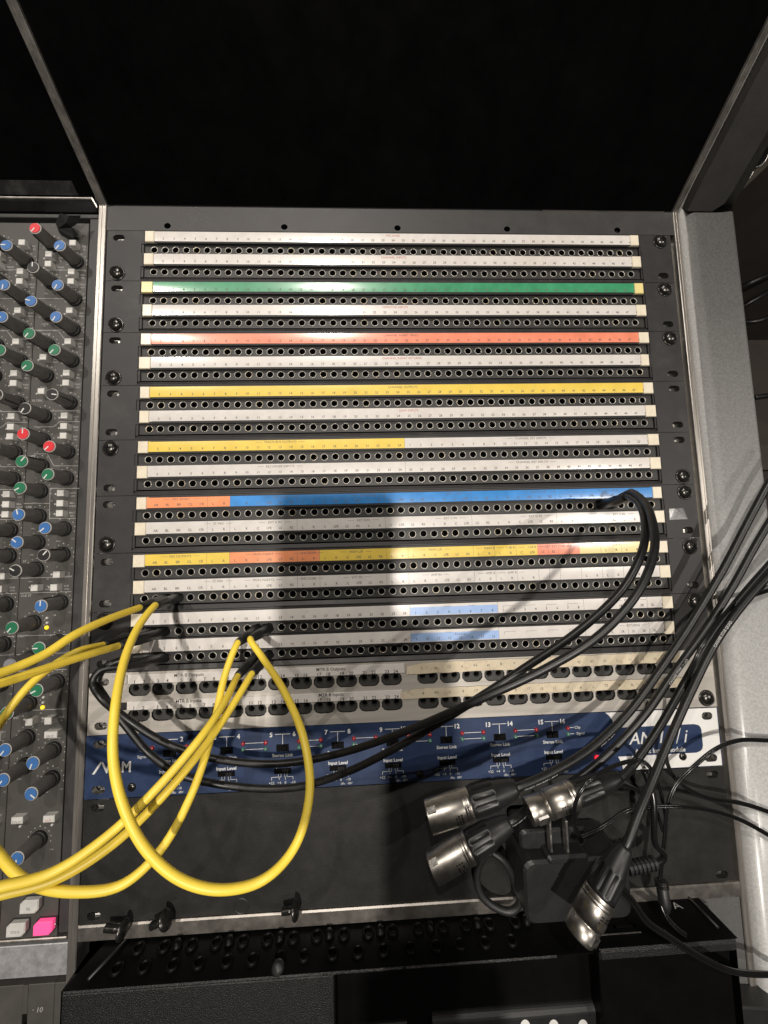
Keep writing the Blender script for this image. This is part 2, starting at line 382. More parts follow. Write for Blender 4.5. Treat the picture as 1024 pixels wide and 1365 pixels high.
# ------------------------------------------------------------------ channel strips
def knob_mesh():
    d = MB()
    d.lathe([(0,5.9),(1.6,5.9),(2.2,5.5)], n=20, m=1)
    d.lathe([(2.0,5.15),(4,5.0),(16.2,4.5),(16.9,4.2)], n=20, m=0)
    d.box(-.32,.32,3.9,5.35,2.2,15.5,1)
    return d.mesh('knob', [M['knob'], M['knobblk']])
KM = knob_mesh(); CAPM = {}
def cap_mesh(col):
    if col not in CAPM:
        d = MB(); d.lathe([(16.4,4.45),(17.0,4.5),(17.25,4.3)], n=20, m=2); d.lathe([(17.2,4.0),(17.75,3.8)], n=20, m=0)
        d.box(-.4,.4,.2,3.85,17.7,17.95,1)
        CAPM[col] = d.mesh('knob_cap', [M[col], M['wink'], M['modink'] if col != 'cgrey' else M['cgrey']])
    return CAPM[col]
MXR, MXL = -264.5, -283.5
KN = [ # column, photo y-point, cap, pointer
 ('R',79.3,327.1,'cblue',215),('R',74.7,379.5,'cblue',205),('R',74.2,422,'cblue',210),('R',72,466,'cgreen',220),('R',67.8,525.3,'cblack',100),
 ('R',65.4,594.9,'cred',225),('R',63.6,632.2,'cgreen',215),('R',60.1,703.7,'cblue',230),('R',58.6,740,'cblack',40),('R',55.5,808,'cblue',0),
 ('R',51.8,864.2,'cgreen',270),('R',49.4,920.5,'cgreen',245),('R',42.6,1017.6,'cblue',200),('R',42.6,1058.6,'cblue',130),
 ('L',48,303.9,'cred',215),('L',44.5,356,'cblack',0),('L',43,401,'cblue',285),('L',40.7,444,'cgreen',215),('L',37.9,487,'cgreen',225),
 ('L',34.8,544,'cblack',210),('L',32,578.2,'cred',0),('L',30.2,614.8,'cgreen',40),('L',28.9,650.2,'cgreen',240),('L',26.6,685.9,'cblue',345),
 ('L',23.8,722.9,'cblue',310),('L',22.3,760.8,'cblack',300),('L',17.8,836.8,'cgreen',220),('L',11,887,'cgrey',200),('L',14.6,950.7,'cgreen',230),
 ('L',8.8,1000,'cblue',215),('L',7.4,1040,'cblue',215),('L',22.5,1145,'cblue',180)]
BT = [(96.9,323),(66.7,338),(65.8,351),(95.2,361.4),(94.7,374.4),(93.3,413.2),(91,454.5),(59.4,475.4),(89.6,496.6),(89,509.8),(57,521),(86.5,553.6),(86,567.7),(85.4,580.6),
      (81.8,657),(81.3,670.7),(80.8,684),(76.8,766),(45,783.8),(71,783.3),(38,963),(63.5,961.5)]
def channel_strip(dx, label, flip):
    t = thing('channel_strip', label, 'channel strip', (-275.8+dx, -265, 0), 'mixing channel strips left of the patchbays')
    d = MB(); d.box(-295.4+dx,-256.3+dx,-533.7,6,-14,0,0,.25); d.build('faceplate', M['mod'], t)
    pr = MB(); z = .03
    used = []
    for i,(c,px,py,cap,ang) in enumerate(KN):
        q = P(px,py,17.5); x = (MXR if c == 'R' else MXL); y = q.y
        if py == 1145: x = q.x
        used.append((x,y))
        a = -math.radians(ang + (random.uniform(-60,60) if flip else 0))
        k = link(bpy.data.objects.new('knob', KM), t, (x+dx,y,0), a)
        k2 = link(bpy.data.objects.new('knob_cap', cap_mesh(cap)), k, (x+dx,y,0))
        for j in range(11):
            a2 = math.radians(-130+26*j); r = 8.0 if j % 5 else 8.4
            xx, yy = x+dx+r*math.sin(a2), y+r*math.cos(a2); s = .32 if j % 5 else .42
            if j in (0,10): continue
            pr.box(xx-s,xx+s,yy-s,yy+s,z-.02,z)
        pr.text(random.choice(['dB','kHz','MIN','0']), x+dx-4, y-9.2, z, 1.7); pr.text(random.choice(['+15','+9','10','20']), x+dx+8.6 if c=='L' else x+dx+6.8, y-7.6, z, 1.6)
    bm = MB(); bm.box(-2.5,2.5,-2.4,2.4,0,5.2,0,.35); me = bm.mesh('button', [M['button']])
    wd = ['MIC','LINE','PHASE','PAD','INPUT','TRIM','DYN','EQ','IN','POST','PRE','FAST','PEAK','EXP','GATE','BELL','SPLIT','E','FX','CUE']
    for i,(px,py) in enumerate(BT):
        q = P(px,py,5.2); x = -264.9 if q.x > -272 else -283.2
        if i in (18,19,20,21): x = q.x
        link(bpy.data.objects.new('button', me), t, (x+dx,q.y,0))
        pr.text(wd[i % len(wd)], x+dx+6.2 if q.x < -272 else x+dx+5.6, q.y+.6, z, 1.9); pr.text(wd[(i+7) % len(wd)], x+dx+5.8, q.y-1.8, z, 1.7)
        pr.line(x+dx-7, q.y, x+dx-2.6, q.y, z, .3); pr.lathe([(z,.75),(z+.02,.7)], (x+dx-7.4,q.y,0), n=8)
    # long lines that divide the strip
    for px,py in ((70,360),(70,398),(70,440),(60,548),(55,770),(52,790),(50,847),(40,872),(42,894),(38,947)):
        y = P(px,py).y; pr.line(-294.6+dx, y, -257.2+dx, y, z, .32)
    for seq in (((45,569),(71,569),(80,562),(106,562)),((45,605),(63,605),(72,621),(104,621)),((32,671),(66,671)),((106,651),(67,651),(66,691),(101,691)),((42,441),(78,441),(86,452),(112,452)),((66,985),(82,983))):
        w_ = [P(*p) for p in seq]
        for a,b_ in zip(w_, w_[1:]): pr.line(a.x+dx,a.y,b_.x+dx,b_.y,z,.32)
    for s_,px,py in (('FILTERS',50,534),('HMF',44,608),('LMF',39,676),('LF',33,748),('HF',40,445),('CUE ST',35,794),('FX1',28,848),('FX2',28,874),('DYN',60,432),('COMP',62,445),('INT',22,957),('EQ',60,517)):
        q = P(px,py); pr.text(s_, q.x+dx, q.y, z, 2.4)
    pr.build('printing', M['modink'], t)
    # lamps
    for px,py,lit in ((61.4,836.8,1),(55.9,943.4,1),(62,824,0),(62.2,830.3,0),(57.3,930,0),(56.8,936.8,0),(26.4,1102,0),(69,1100,0)):
        q = P(px,py,.8); d = MB(); r = 1.5 if lit else 1.0
        d.lathe([(0,r),(.6,r*.95),(1.1,r*.6),(1.25,0.01)], (q.x+dx,q.y,0), n=10, caps=False); d.build('lamp', M['ledy'] if lit else M['ledoff'], t)
    # larger lettered keys
    for s_,px,py,hw,hh,mm,slant in (('SPLIT',67,980,4.6,2.3,'button',0),('SOLO',22,1094.5,4.0,2.3,'button',1),('CUT',64.5,1092.5,4.0,2.3,'button',1),
                              ('SEL',38,1210,6.4,4.4,'button',2),('SOLO',20,1241,6.4,4.4,'button',2),('',56,1239,6.4,4.4,'pink',2)):
        h = 4.6 if slant < 2 else 3.4
        q = P(px,py,h); x, y = q.x+dx, q.y
        if x - hw < -295.2+dx: x = -295.2+dx+hw
        d = MB()
        if slant < 2: d.box(x-hw,x+hw,y-hh,y+hh,0,h,0,.5)
        else:
            c = 2.4
            o = [(x-hw,y-hh),(x+hw-c,y-hh),(x+hw,y-hh+c),(x+hw,y+hh),(x-hw+c,y+hh),(x-hw,y+hh-c)]
            i_ = [(x+(a-x)*.9, y+(b_-y)*.86) for a,b_ in o]
            n = 6; d.add([(a,b_,0) for a,b_ in o]+[(a,b_,h-.7) for a,b_ in o]+[(a,b_,h) for a,b_ in i_], [tuple(range(12,18))]+[(i,(i+1)%6,6+(i+1)%6,6+i) for i in range(6)]+[(6+i,6+(i+1)%6,12+(i+1)%6,12+i) for i in range(6)])
            d2 = MB(); d2.poly([(x+(a-x)*1.14+.5, y+(b_-y)*1.17+.5) for a,b_ in o], -.1, .05); d2.build('key_surround', M['gap'], t)
        k = d.build('key', M[mm], t)
        if s_:
            d = MB(); d.text(s_, x, y-.8, h+.03, 2.3); d.build('key_lettering', M['redink'] if s_ == 'CUT' else M['ink'], k)
    d = MB(); q = P(110,1229); d.lathe([(0,1.0),(.6,.9),(.9,.5)], (-257.6+dx, q.y, 0), n=8); d.build('rivet', M['steel'], t)
    return t
A_ = channel_strip(0, 'grey channel strip of knobs and buttons directly beside the silver divider', False)
B_ = channel_strip(-39.6, 'outer channel strip cut off by the left picture edge, only its right knobs showing', True)
# clip on the head of the strip
d = MB(); q = P(90,300,6)
d.add([tuple(P(*a)) for a in ((74,297,3),(80,284,9),(92,287,14),(108,287,9),(106,296,6),(96,303,8),(105,313,3),(92,318,1),(80,312,1),(77,305,7),(98,318,5),(88,297,14))],
      [(0,1,11),(1,2,11),(2,3,4),(2,4,11),(11,4,5),(0,11,9),(9,11,5),(9,5,10),(5,6,10),(9,10,8),(10,6,7),(8,10,7),(0,9,8)])
tag(d.build('cable_clip', M['rubber']), 'crumpled black clip stuck on the head of the channel strip beside the red knob', 'clip')

# ------------------------------------------------------------------ patchbays
U = 44.45; PITCH = 8.675; JX0 = -203.8
def jx(i): return JX0 + PITCH*i
def jack_mesh(nk):
    d = MB(); d.lathe([(-.1,3.15),(.3,3.1),(.5,2.95),(.45,2.6),(.1,2.42),(-5.0,2.4),(-9,1.8),(-9,0.01)], n=12, mats=[0,0,0,0,1,1,1], caps=False)
    return d.mesh('jack', [nk, M['dark']])
JMS = [jack_mesh(M['nickel'])]*6 + [jack_mesh(mat('dull_nickel', (.36,.345,.32), .5, .8, var=.3, vs=900)), jack_mesh(mat('brassy_nickel', (.48,.43,.34), .4, .85, var=.3, vs=900))]
def strip_mesh():
    d = MB(); z = 0
    for i in range(48): d.cell(jx(i)-PITCH/2, jx(i)+PITCH/2, -4.4, 4.4, jx(i), 0, 0, 2.75, 0, 1.2, 0, 0, 10)
    x0, x1 = jx(0)-PITCH/2, jx(47)+PITCH/2
    d.box(x0-3.5,x0,-4.4,4.4,-1,0); d.box(x1,x1+3.5,-4.4,4.4,-1,0)
    return d.mesh('jack_strip', [M['strip']])
SM = strip_mesh()
def screw_mesh():
    d = MB(); d.lathe([(0,6.3),(.5,6.3),(.7,5.9)], n=20)
    d.lathe([(.6,5.4),(1.8,5.2),(3.0,4.2),(3.7,2.6),(3.95,0.01)], n=20, caps=False)
    for a in (0, math.pi/2):
        c, s_ = math.cos(a+.6), math.sin(a+.6)
        d.add([(x*c-y*s_, x*s_+y*c, z) for x,y,z in ((-2.5,-.45,3.75),(2.5,-.45,3.75),(2.5,.45,3.75),(-2.5,.45,3.75),(-2.2,-.4,4.02),(2.2,-.4,4.02),(2.2,.4,4.02),(-2.2,.4,4.02))], [(4,5,6,7),(0,1,5,4),(1,2,6,5),(2,3,7,6),(3,0,4,7)], 1)
    return d.mesh('screw', [M['screw'], M['dark']])
SCM = screw_mesh()
LT = [0.0]
def label_z(v): return 1.1 + .10*(1-(2*v-1)**2) + LT[0]*(v-.5)*8.9        # the label's face is slightly crowned
def label_part(x0, x1, y0, y1, m):
    d = MB(); n = 5
    for k in range(n):
        a, b_ = k/n, (k+1)/n
        d.add([(x0,y0+(y1-y0)*a,label_z(a)),(x1,y0+(y1-y0)*a,label_z(a)),(x1,y0+(y1-y0)*b_,label_z(b_)),(x0,y0+(y1-y0)*b_,label_z(b_))], [(0,1,2,3)], 0, True)
    d.add([(x0,y0,0),(x1,y0,0),(x1,y0,label_z(0)),(x0,y0,label_z(0))], [(0,1,2,3)]); d.add([(x1,y1,0),(x0,y1,0),(x0,y1,label_z(1)),(x1,y1,label_z(1))], [(0,1,2,3)])
    d.add([(x0,y0,0),(x0,y0,label_z(0)),(x0,y1,label_z(1)),(x0,y1,0)], [(0,1,2,3)]); d.add([(x1,y0,0),(x1,y1,0),(x1,y1,label_z(1)),(x1,y0,label_z(0))], [(0,1,2,3)])
    return d
def bx(i): return jx(i)-PITCH/2                        # boundary before jack i
LX0, LX1 = -202.6, 203.4
nums = [str(i+1) for i in range(48)]; half = [str(i+1) for i in range(24)]
MON = ['AL','AR','BL','BR','CL','CR','L','R']; SUR = ['L','R','C','LFE','LS','RS']
ROWS = [ # segments (material, to jack), printing rows, headings (text, jack, ink)
 ([('white',48)], nums, [('MIC LINES',23,'redink')]),
 ([('white',48)], nums, [('CHANNEL INPUTS',23,'redink')]),
 ([('green',48)], nums, []),
 ([('white',48)], nums, [('MONITOR INPUTS',23,'redink')]),
 ([('red',48)], nums, [('CHANNEL INSERT SENDS',23.5,'ink')]),
 ([('white',48)], nums, [('CHANNEL INSERT RETURNS',23.5,'redink')]),
 ([('yellow',48)], nums, [('CHANNEL OUTPUTS',23.5,'ink')]),
 ([('white',48)], nums, [('DAW INPUTS',24,'redink')]),
 ([('yellow',24),('white',48)], half+half, [('TRACK BUS OUTPUTS',12,'ink'),('CHANNEL KEY INPUTS',35.5,'ink')]),
 ([('white',48)], nums, [('RECORDER INPUTS',12,'ink'),('CHANNEL KEY INPUTS',35.5,'ink')]),
 ([('orange',8),('blue',48)], MON+SUR*6+['L','R','L','R'], [('MIX INSERT',3.2,'ink'),('EXT A L/R',12,'ink'),('EXT B OUT',20,'ink'),('EXT C OUT',28,'ink'),('EXT IN A/R',36,'ink'),('EXT IN D',43,'ink')]),
 ([('white',48)], MON+SUR*6+['L','R','L','R'], [('ST MIX',6.5,'ink'),('EXT A IN',11.5,'ink'),('EXT B IN',19.5,'ink'),('EXT C IN',27.5,'ink'),('EXT D IN',35.5,'ink'),('EXT E IN',43.5,'ink')]),
 ([('yellow',8),('orange',16),('yellow',36),('red',40),('pale',48)], MON+SUR+['L','R']+SUR+['L','R']+SUR+['L','R']+SUR+['','','','']+['L','R','L','R','L','R'], [('MIX OUTPUTS',3.2,'ink'),('MON INSERT',10.5,'ink'),('ENCODER',14.5,'ink'),('MAIN L/R',18.8,'ink'),('MAIN L/R',26,'ink'),('MAIN B',31,'ink'),('1-SB A',33,'ink'),('1-SB B',35,'ink'),('EXT EXT CUB OSC',37.5,'ink'),('CUE A',41,'ink'),('CUE B',43,'ink')]),
 ([('white',48)], MON+SUR+['L','R']+SUR+['L','R']+SUR+['L','R','L','R','L','R','','','','']+['L','R','L','R','L','R'], [('ST MIX',6.5,'ink'),('MON INSERTS',10.5,'ink'),('ENCODER',14.5,'ink'),('EXT IN',18.8,'ink'),('AMP IN',26,'ink'),('AMP A',31,'ink'),('AMP B',33,'ink')]),
 ([('white',48)], half+[str(i+1) for i in range(8)]+[str(i+1) for i in range(8)]+['']*2+['1L','1R','2L','2R','3L','3R'], [('Eventide',28,'ink'),('FX SENDS',44,'ink')]),
 ([('white',48)], half+[str(i+9) for i in range(8)]+['']*8+['']*2+['1L','1R','2L','2R','3L','3R'], [('Eventide',28,'ink'),('RETURNS',44,'ink')]),
]
DESC = ['with two white label strips, topmost of the stack', 'with a green label strip over a white one', 'with a salmon red label strip over a white one', 'with a fully yellow label strip over a white one',
        'with a label strip half yellow and half white', 'with an orange and bright blue label strip over white', 'with a label strip in yellow and orange blocks', 'with two white label strips that each carry a pale blue block']
LS = 'SSXX'
#            left top, left bottom, right top, right bottom:  s = screw, o = open slot
EARS = ['oss o','osso','osso','oooo','soos','osso','ooso','soso']
EARS = [e.replace(' ','') for e in EARS]
def ear(d, x0, x1, y0, cx):
    ym = y0-22.2
    d.cell(x0,x1,ym,y0-.2,cx,y0-6.6,2.1,2.7,0,4.5,0,1,14); d.cell(x0,x1,y0-44.25,ym,cx,y0-38.0,2.1,2.7,0,4.5,0,1,14)
for b_ in range(8):
    y = -U*b_
    t = thing('patch_bay', 'black jack patchbay '+DESC[b_], 'patchbay', (0,y-22,0), 'black jack patchbays in one rack')
    d = MB(); ear(d,-241.2,-213.5,y,-231.8); ear(d,213.5,241.2 if b_<8 else 241,y,231.5)
    d.box(-213.5,213.5,y-11.6,y-.2,-3,0,0); d.box(-213.5,213.5,y-31.6,y-20.6,-3,0,0); d.add([(-213.5,y-40.8,-3),(213.5,y-40.8,-3),(213.5,y-40.9,-1.5),(-213.5,y-40.9,-1.5),(213.5,y-43.7,0),(-213.5,y-43.7,0),(213.5,y-44.25,0),(-213.5,y-44.25,0)], [(0,1,2,3),(3,2,4,5),(5,4,6,7)])
    for x0,x1 in ((-241.2,-222),(222,241.2)): pass
    for ya,yb in ((y-20.6,y-11.6),(y-40.8,y-31.6)):
        d.box(-213.5,-211.7,ya,yb,-3,-.6,0); d.box(212.2,213.5,ya,yb,-3,-.6,0)
    d.add([(-241.2,y-44.25,0),(241.2,y-44.25,0),(241.2,y-44.25,-4),(-241.2,y-44.25,-4)], [(0,1,2,3)])
    d.build('faceplate', [M['face'], M['gap']], t)
    for k,(sx,sy) in enumerate(((-231.8,-6.6),(-231.8,-37.6),(231.5,-6.6),(231.5,-37.6))):
        if b_ == 7 and k == 0: pass
        if EARS[b_][k] == 's':
            link(bpy.data.objects.new('screw', SCM), t, (sx+random.uniform(-.4,.4), y+sy+random.uniform(-.4,.4), .05), random.uniform(0,6))
        else:
            d = MB(); o = random.uniform(1.2,2.6)*(1 if sx<0 else -1)
            d.box(sx+o-1.3,sx+o+1.3,y+sy-(1.6 if sy>-20 else 3.0),y+sy+1.2,-6,-2.4,0,.6); d.build('cage_nut', M['steel'], t)
    for r in range(2):
        ri = b_*2+r; segs, pn, heads = ROWS[ri]
        jy = y - (15.9, 35.4)[r]
        js = link(bpy.data.objects.new('jack_strip', SM), t, (0,jy,-1.9))
        for i in range(48): link(bpy.data.objects.new('jack', random.choice(JMS)), js, (jx(i)+random.uniform(-.12,.12), jy+random.uniform(-.12,.12), -1.85-random.uniform(0,.25)), random.random())
        y1 = y - (1.7,21.4)[r]; y0 = y - (10.2,30.3)[r]
        d = MB(); xr = 211.3 + random.uniform(-1,1.4); xl = -210.6 + random.uniform(-1,1)
        d.box(xl+9,xr-9,y0-1.5,y1+.3,-.5,1.0,1); d.box(xl+.6,xr-.6,y0-.25,y1+.3,-.5,.9,1)
        d.box(xl,LX0,y0-.9,y1,0,1.9,0,.35); d.box(LX1,xr,y0-.9,y1,0,1.9,0,.35)
        if not (ri == 6): d.box(xr+.2,xr+1.6,y0,y1-1,-.5,1.2,1,.2)
        d.box(xl-1.4,xl-.2,y0,y1-1.2,-.5,1.2,1,.2)
        ls = d.build('label_strip', [M['tab'] if ri != 2 else M['pale'], M['gap']], t)
        LT[0] = random.uniform(-.03,.03)
        prev = 0
        for m,to in segs:
            xa = LX0+.05 if prev == 0 else bx(prev); xb = LX1-.05 if to == 48 else bx(to)
            label_part(xa, xb-.03, y0, y1, m).build('paper_label', M[m], ls); prev = to
        if ri > 13:
            d = MB(); hh = y1-y0; zb = max(label_z(v_) for v_ in (.06,.4,.76))+.03
            d.box(bx(24)+.2, bx(32)-.2, y0+.05*hh, y0+.76*hh, zb-.3, zb); d.build('paper_label', M['sky'], ls)
        pr = MB(); zt = label_z(.27)+.08; zh = label_z(.78)+.08; H = y1-y0
        for i,s_ in enumerate(pn):
            if s_: pr.text(s_, jx(i), y0+H*.27, zt, 2.7, 0, bold=.012)
        for s_,ji,ink in heads:
            pr.text(s_, jx(ji), y0+H*(.58 if s_ == 'Eventide' else .77), zh, 2.6, 1 if ink == 'redink' else 0)
        if ri in (8,9,10,11,12,13,14,15):
            bl = {8:[24],9:[24],10:[6,8,14,22,30,38,46],11:[6,8,14,22,30,38,46],12:[6,8,14,16,22,24,30,32,34,37,38,39,42,44],13:[6,8,14,16,22,24,30,32,34,36,37,38,40,42,44],14:[24,32,40,42,44,46],15:[24,32,40,42,44,46]}[ri]
            for i in bl:
                for k in range(4):
                    a, c = (k+.1)/4, (k+.9)/4; z = max(label_z(a), label_z(c), label_z((a+c)/2))+.02
                    pr.line(bx(i), y0+H*a, bx(i), y0+H*c, z, .22)
            for s_,ji,ink in heads:
                wd = len(s_)*.62
                for sg in (-1,1): pr.line(jx(ji)+sg*(wd*2.5/2+1.2), y0+H*.77, jx(ji)+sg*(wd*2.5/2+6), y0+H*.77, zh, .2)
            if ri > 13:
                for g in range(32,40,2): pr.line(jx(g), y0+H*.62, jx(g+1), y0+H*.62, label_z(.62)+.02, .2); pr.line(jx(g), y0+H*.42, jx(g), y0+H*.62, label_z(.55)+.03, .2)
        pr.build('printing', [M['inkfaint'] if ri not in (14,) else M['ink'], M['redink']], ls)
    if b_ == 5:
        d = MB(); q0 = P(895,684,.2)
        d.add([tuple(P(*a)) for a in ((892,678,.3),(911,677,.6),(917,692,.9),(893,693,.3),(900,678,.9))], [(3,2,4,0),(2,1,4)]); d.build('clear_tape', M['clear'], t)

# ------------------------------------------------------------------ old silver patch panel
y = -U*8
t = thing('silver_patchbay', 'brushed silver panel of oval paired jacks with white and masking tape labels', 'patch panel', (0,y-22,0))
d = MB(); gl = [-204.4+17.15*i for i in range(12)]; gr = [12.2+17.44*i for i in range(12)]
allx = gl+gr; RY = (y-12.9, y-31.4)
edges = [-213.5] + [(allx[i]+allx[i+1])/2 for i in range(23)] + [213.5]
for k,ry in enumerate(RY):
    ya, yb = (y-22.1, y-8.2) if k == 0 else (y-36.6, y-26.2)
    for i in range(24): d.cell(edges[i],edges[i+1],ya,yb,allx[i],ry,3.5,4.75,0,2.4,0,2,16)
d.box(-213.5,213.5,y-8.2,y-.3,-2,0); d.box(-213.5,213.5,y-26.2,y-22.1,-2,0); d.box(-213.5,213.5,y-44.2,y-36.6,-2,0)
ear(d,-241.2,-213.5,y,-231.6); ear(d,213.5,241.4,y,231.6)
d.build('faceplate', [M['silver'], M['rail'], M['gap']], t)
jp = MB()
for sx in (-1,1): jp.cell(min(0,sx*8.2),max(0,sx*8.2),-5,5,sx*3.7,.7,0,2.3,0,7,0,0,12,1)
for sx in (-1,1): jp.lathe([(0,2.75),(.35,2.6),(.3,2.3)], (sx*3.7,.7,0), n=12, caps=False)
JPM = jp.mesh('jack_pair', [M['pair'], M['dark']])
for ry in RY:
    for x in allx: link(bpy.data.objects.new('jack_pair', JPM), t, (x,ry,-2.0))
for k in range(2):
    y0,y1 = ((y-8.6,y-1.6),(y-27.4,y-21.2))[k]
    d = MB(); d.box(-213,-5.5 if k == 0 else -8,y0,y1,0,.8,0,.2); d.box(-218.4,-213.2,y0+.5,y1-.6,0,1.4,1,.3)
    ls = d.build('label_strip', [M['white'], M['gap'] if k else M['silver']], t)
    pr = MB()
    for i in range(24):
        x = gl[i//2] + (-3.4 if i % 2 == 0 else 3.4); pr.text(str(i+1), x, y0+1.5, .83, 3.5, bold=.02)
    for x in (-168,-62): pr.text(('MTR B Outputs','MTR B Inputs')[k], x, y0+5.1, .83, 3.4, bold=.015)
    pr.build('printing', M['ink'], ls)
    d = MB(); tv = []; n = 46; xa, xb = (-4,214) if k == 0 else (-9,222)
    for i in range(n+1):
        x = xa+(xb-xa)*i/n; e = random.uniform(-.25,.25); e2 = random.uniform(-.3,.3)
        if i < 3: e -= (3-i)*.7
        sl = (i/n-.5)*(.9 if k == 0 else -.5); tv.append((x,y0-.5+e2+sl,.95+random.uniform(0,.12))); tv.append((x,y1+.5+e+sl,.95+random.uniform(0,.2)))
    nv = len(tv); tv += [(a,b2,.82) for a,b2,c in tv]
    d.add(tv, [(2*i,2*i+2,2*i+3,2*i+1) for i in range(n)] + [(nv+2*i,nv+2*i+2,2*i+2,2*i) for i in range(n)] + [(2*i+1,2*i+3,nv+2*i+3,nv+2*i+1) for i in range(n)])
    tp = d.build('masking_tape', M['tape'], t)
    pr = MB()
    for i in range(20):
        x = gr[0]-4+10.3*i; pr.text(random.choice(['71','72','43','L','R','11','15','17','4','9']), x, (y0+y1)/2+random.uniform(-.6,.6), 1.17, random.uniform(2.4,3.4), rot=random.uniform(-.2,.2))
    pr.build('handwriting', M['inkfaint'], tp)
link(bpy.data.objects.new('screw', SCM), t, (233.2,y-37.4,.05), .7)
for sx,sy in ((-231.6,-38),(-231.6,-6.6)):
    d = MB(); d.box(sx-1,sx+4,y+sy-2.6,y+sy+.2,-6,-2.6,0,.5); d.build('cage_nut', M['steel'], t)
d = MB(); d.lathe([(0,2.3),(.6,2.2),(1.0,1.5)], (221.5,y-33,0), n=12); d.build('rivet', M['steel'], t)

# ------------------------------------------------------------------ navy rack unit
y = -U*9
t = thing('audio_module', 'navy blue rack module with white end, level switches and small red and green lamps', 'rack module', (0,y-22,0))
d = MB(); ear(d,-241.6,-222.2,y,-231.8); ear(d,222.2,241.6,y,232.4); d.box(-222.2,222.2,y-44.2,y-.2,-3,0); d.build('faceplate', [M['navy'], M['rail']], t)
d = MB(); zz = .05
wp = [P(*a) for a in ((833,1021),(961,1015.5),(955,946),(822,951.5))]
out = [(162,y-43.9),(226,y-43.9),(226,y-.5),(150.5,y-.5),(153.5,y-2.5),(156,y-6),(157,y-11),(157,y-14),(163,y-16.5),(163,y-32.5),(158.5,y-34.5),(160,y-39)]
# white field built as bands so that it stays clear of the holes
d.sheet([(150.5,y-.6),(153.5,y-3),(156,y-7),(157.2,y-12.2),(227.6,y-12.2),(227.6,y-.6)][::-1], zz)
d.sheet([(158.2,y-33.6),(160.5,y-38.5),(161.5,y-43.8),(227.6,y-43.8),(227.6,y-33.6)][::-1], zz)
RX = P(936,982).x - 5
d.sheet([(RX-.5,y-12.2),(RX+5,y-12.2),(227.6,y-12.2),(227.6,y-33.6),(RX-.5,y-33.6),(RX-.5,y-33.5),(RX+2.8,y-32.4),(RX+4.3,y-30.9),(RX+5,y-28.5),(RX+5,y-17),(RX+4.3,y-14.6),(RX+2.8,y-13.1),(RX-.5,y-12.3)][::-1], zz)
d.cell(227.6,240.8,y-22.2,y-.7,232.4,y-6.6,1.6,2.9,zz,.04,0,0,14); d.cell(227.6,240.8,y-43.8,y-22.2,232.4,y-38.0,2.3,2.9,zz,.04,0,0,14)
d.build('white_field', M['panelwhite'], t)
pr = MB(); zp = .06
qa = P(122,1031); qb = P(176,1021)
X = lambda px, py: P(px, py).x
for s_,px,sz,sh,sx_ in (('/',127.5,11,.28,1.2),('V',142.5,10.4,-.1,1.0),('I',151,10,.0,.8),('O',156,9.4,0,.6),('M',168.5,10.4,0,.9)):
    q = P(px,1026); pr.text(s_, q.x, y-22.8, zp, sz, shear=sh, sx=sx_, bold=.03)
pr.text('AN-16', X(838,985), y-20.6, zp, 12.5, align='LEFT', shear=.25, bold=.01); pr.line(X(902,992),y-26,X(907,972),y-14.6,zp,.7); pr.text('i', X(913,985), y-20.6, zp, 14, shear=.25)
pr.text('A-Net Input Module', X(880,998), y-30.4, zp, 4.9, bold=.02)
PC = [-181.4,-140,-98.7,-57.6,-16.2,25,66.3,107.6]
for i,x in enumerate(PC):
    pr.text(str(2*i+1), x-8.6, y-5.3, zp, 4.6, bold=.03); pr.text(str(2*i+2), x+8.6, y-5.3, zp, 4.6, bold=.03)
    pr.line(x-5.6,y-5.2,x+5.6,y-5.2,zp,.4); pr.line(x,y-5.2,x,y-13,zp,.4)
    pr.text('Stereo Link', x, y-20.2, zp, 3.3, bold=.02); pr.text('Input Level', x, y-27.6, zp, 3.3, bold=.02)
    for j,(s_,o) in enumerate((('+22',-8.2),('+4',-2.6),('0',2.0),('-10',7.6))):
        pr.text(s_, x+o, y-39.6, zp, 2.7)
        tx = (-3.2,-1.2,1.4,3.2)[j]; pr.line(x+tx,y-33.4,x+tx,y-35.6,zp,.3); pr.line(x+tx,y-35.6,x+o,y-35.6,zp,.3); pr.line(x+o,y-35.6,x+o,y-37.6,zp,.3)
    pr.text('dBu', x+3.4, y-42.4, zp, 2.2); pr.text('dBV', x+8.8, y-42.4, zp, 2.2)
    for o in (-12.6,):
        if i > 0:
            pr.line(x+o-1.6-14,y-10.6,x+o-1.6,y-10.6,zp,.35); pr.line(x+o-1.6-14,y-15.0,x+o-1.6,y-15.0,zp,.35)
pr.text('Clip', -200.5, y-12.0, zp, 2.9); pr.text('Signal', -201.5, y-16.4, zp, 2.9); pr.line(-198,y-12,-195.5,y-12,zp,.35); pr.line(-197.5,y-16.4,-195.5,y-16.4,zp,.35)
pr.text('Clip', 127.6, y-10.4, zp, 2.9); pr.text('Signal', 129.6, y-15.0, zp, 2.9); pr.line(121.5,y-10.4,124.6,y-10.4,zp,.35); pr.line(121.5,y-15,124.6,y-15,zp,.35)
pr.build('printing', M['wink'], t)
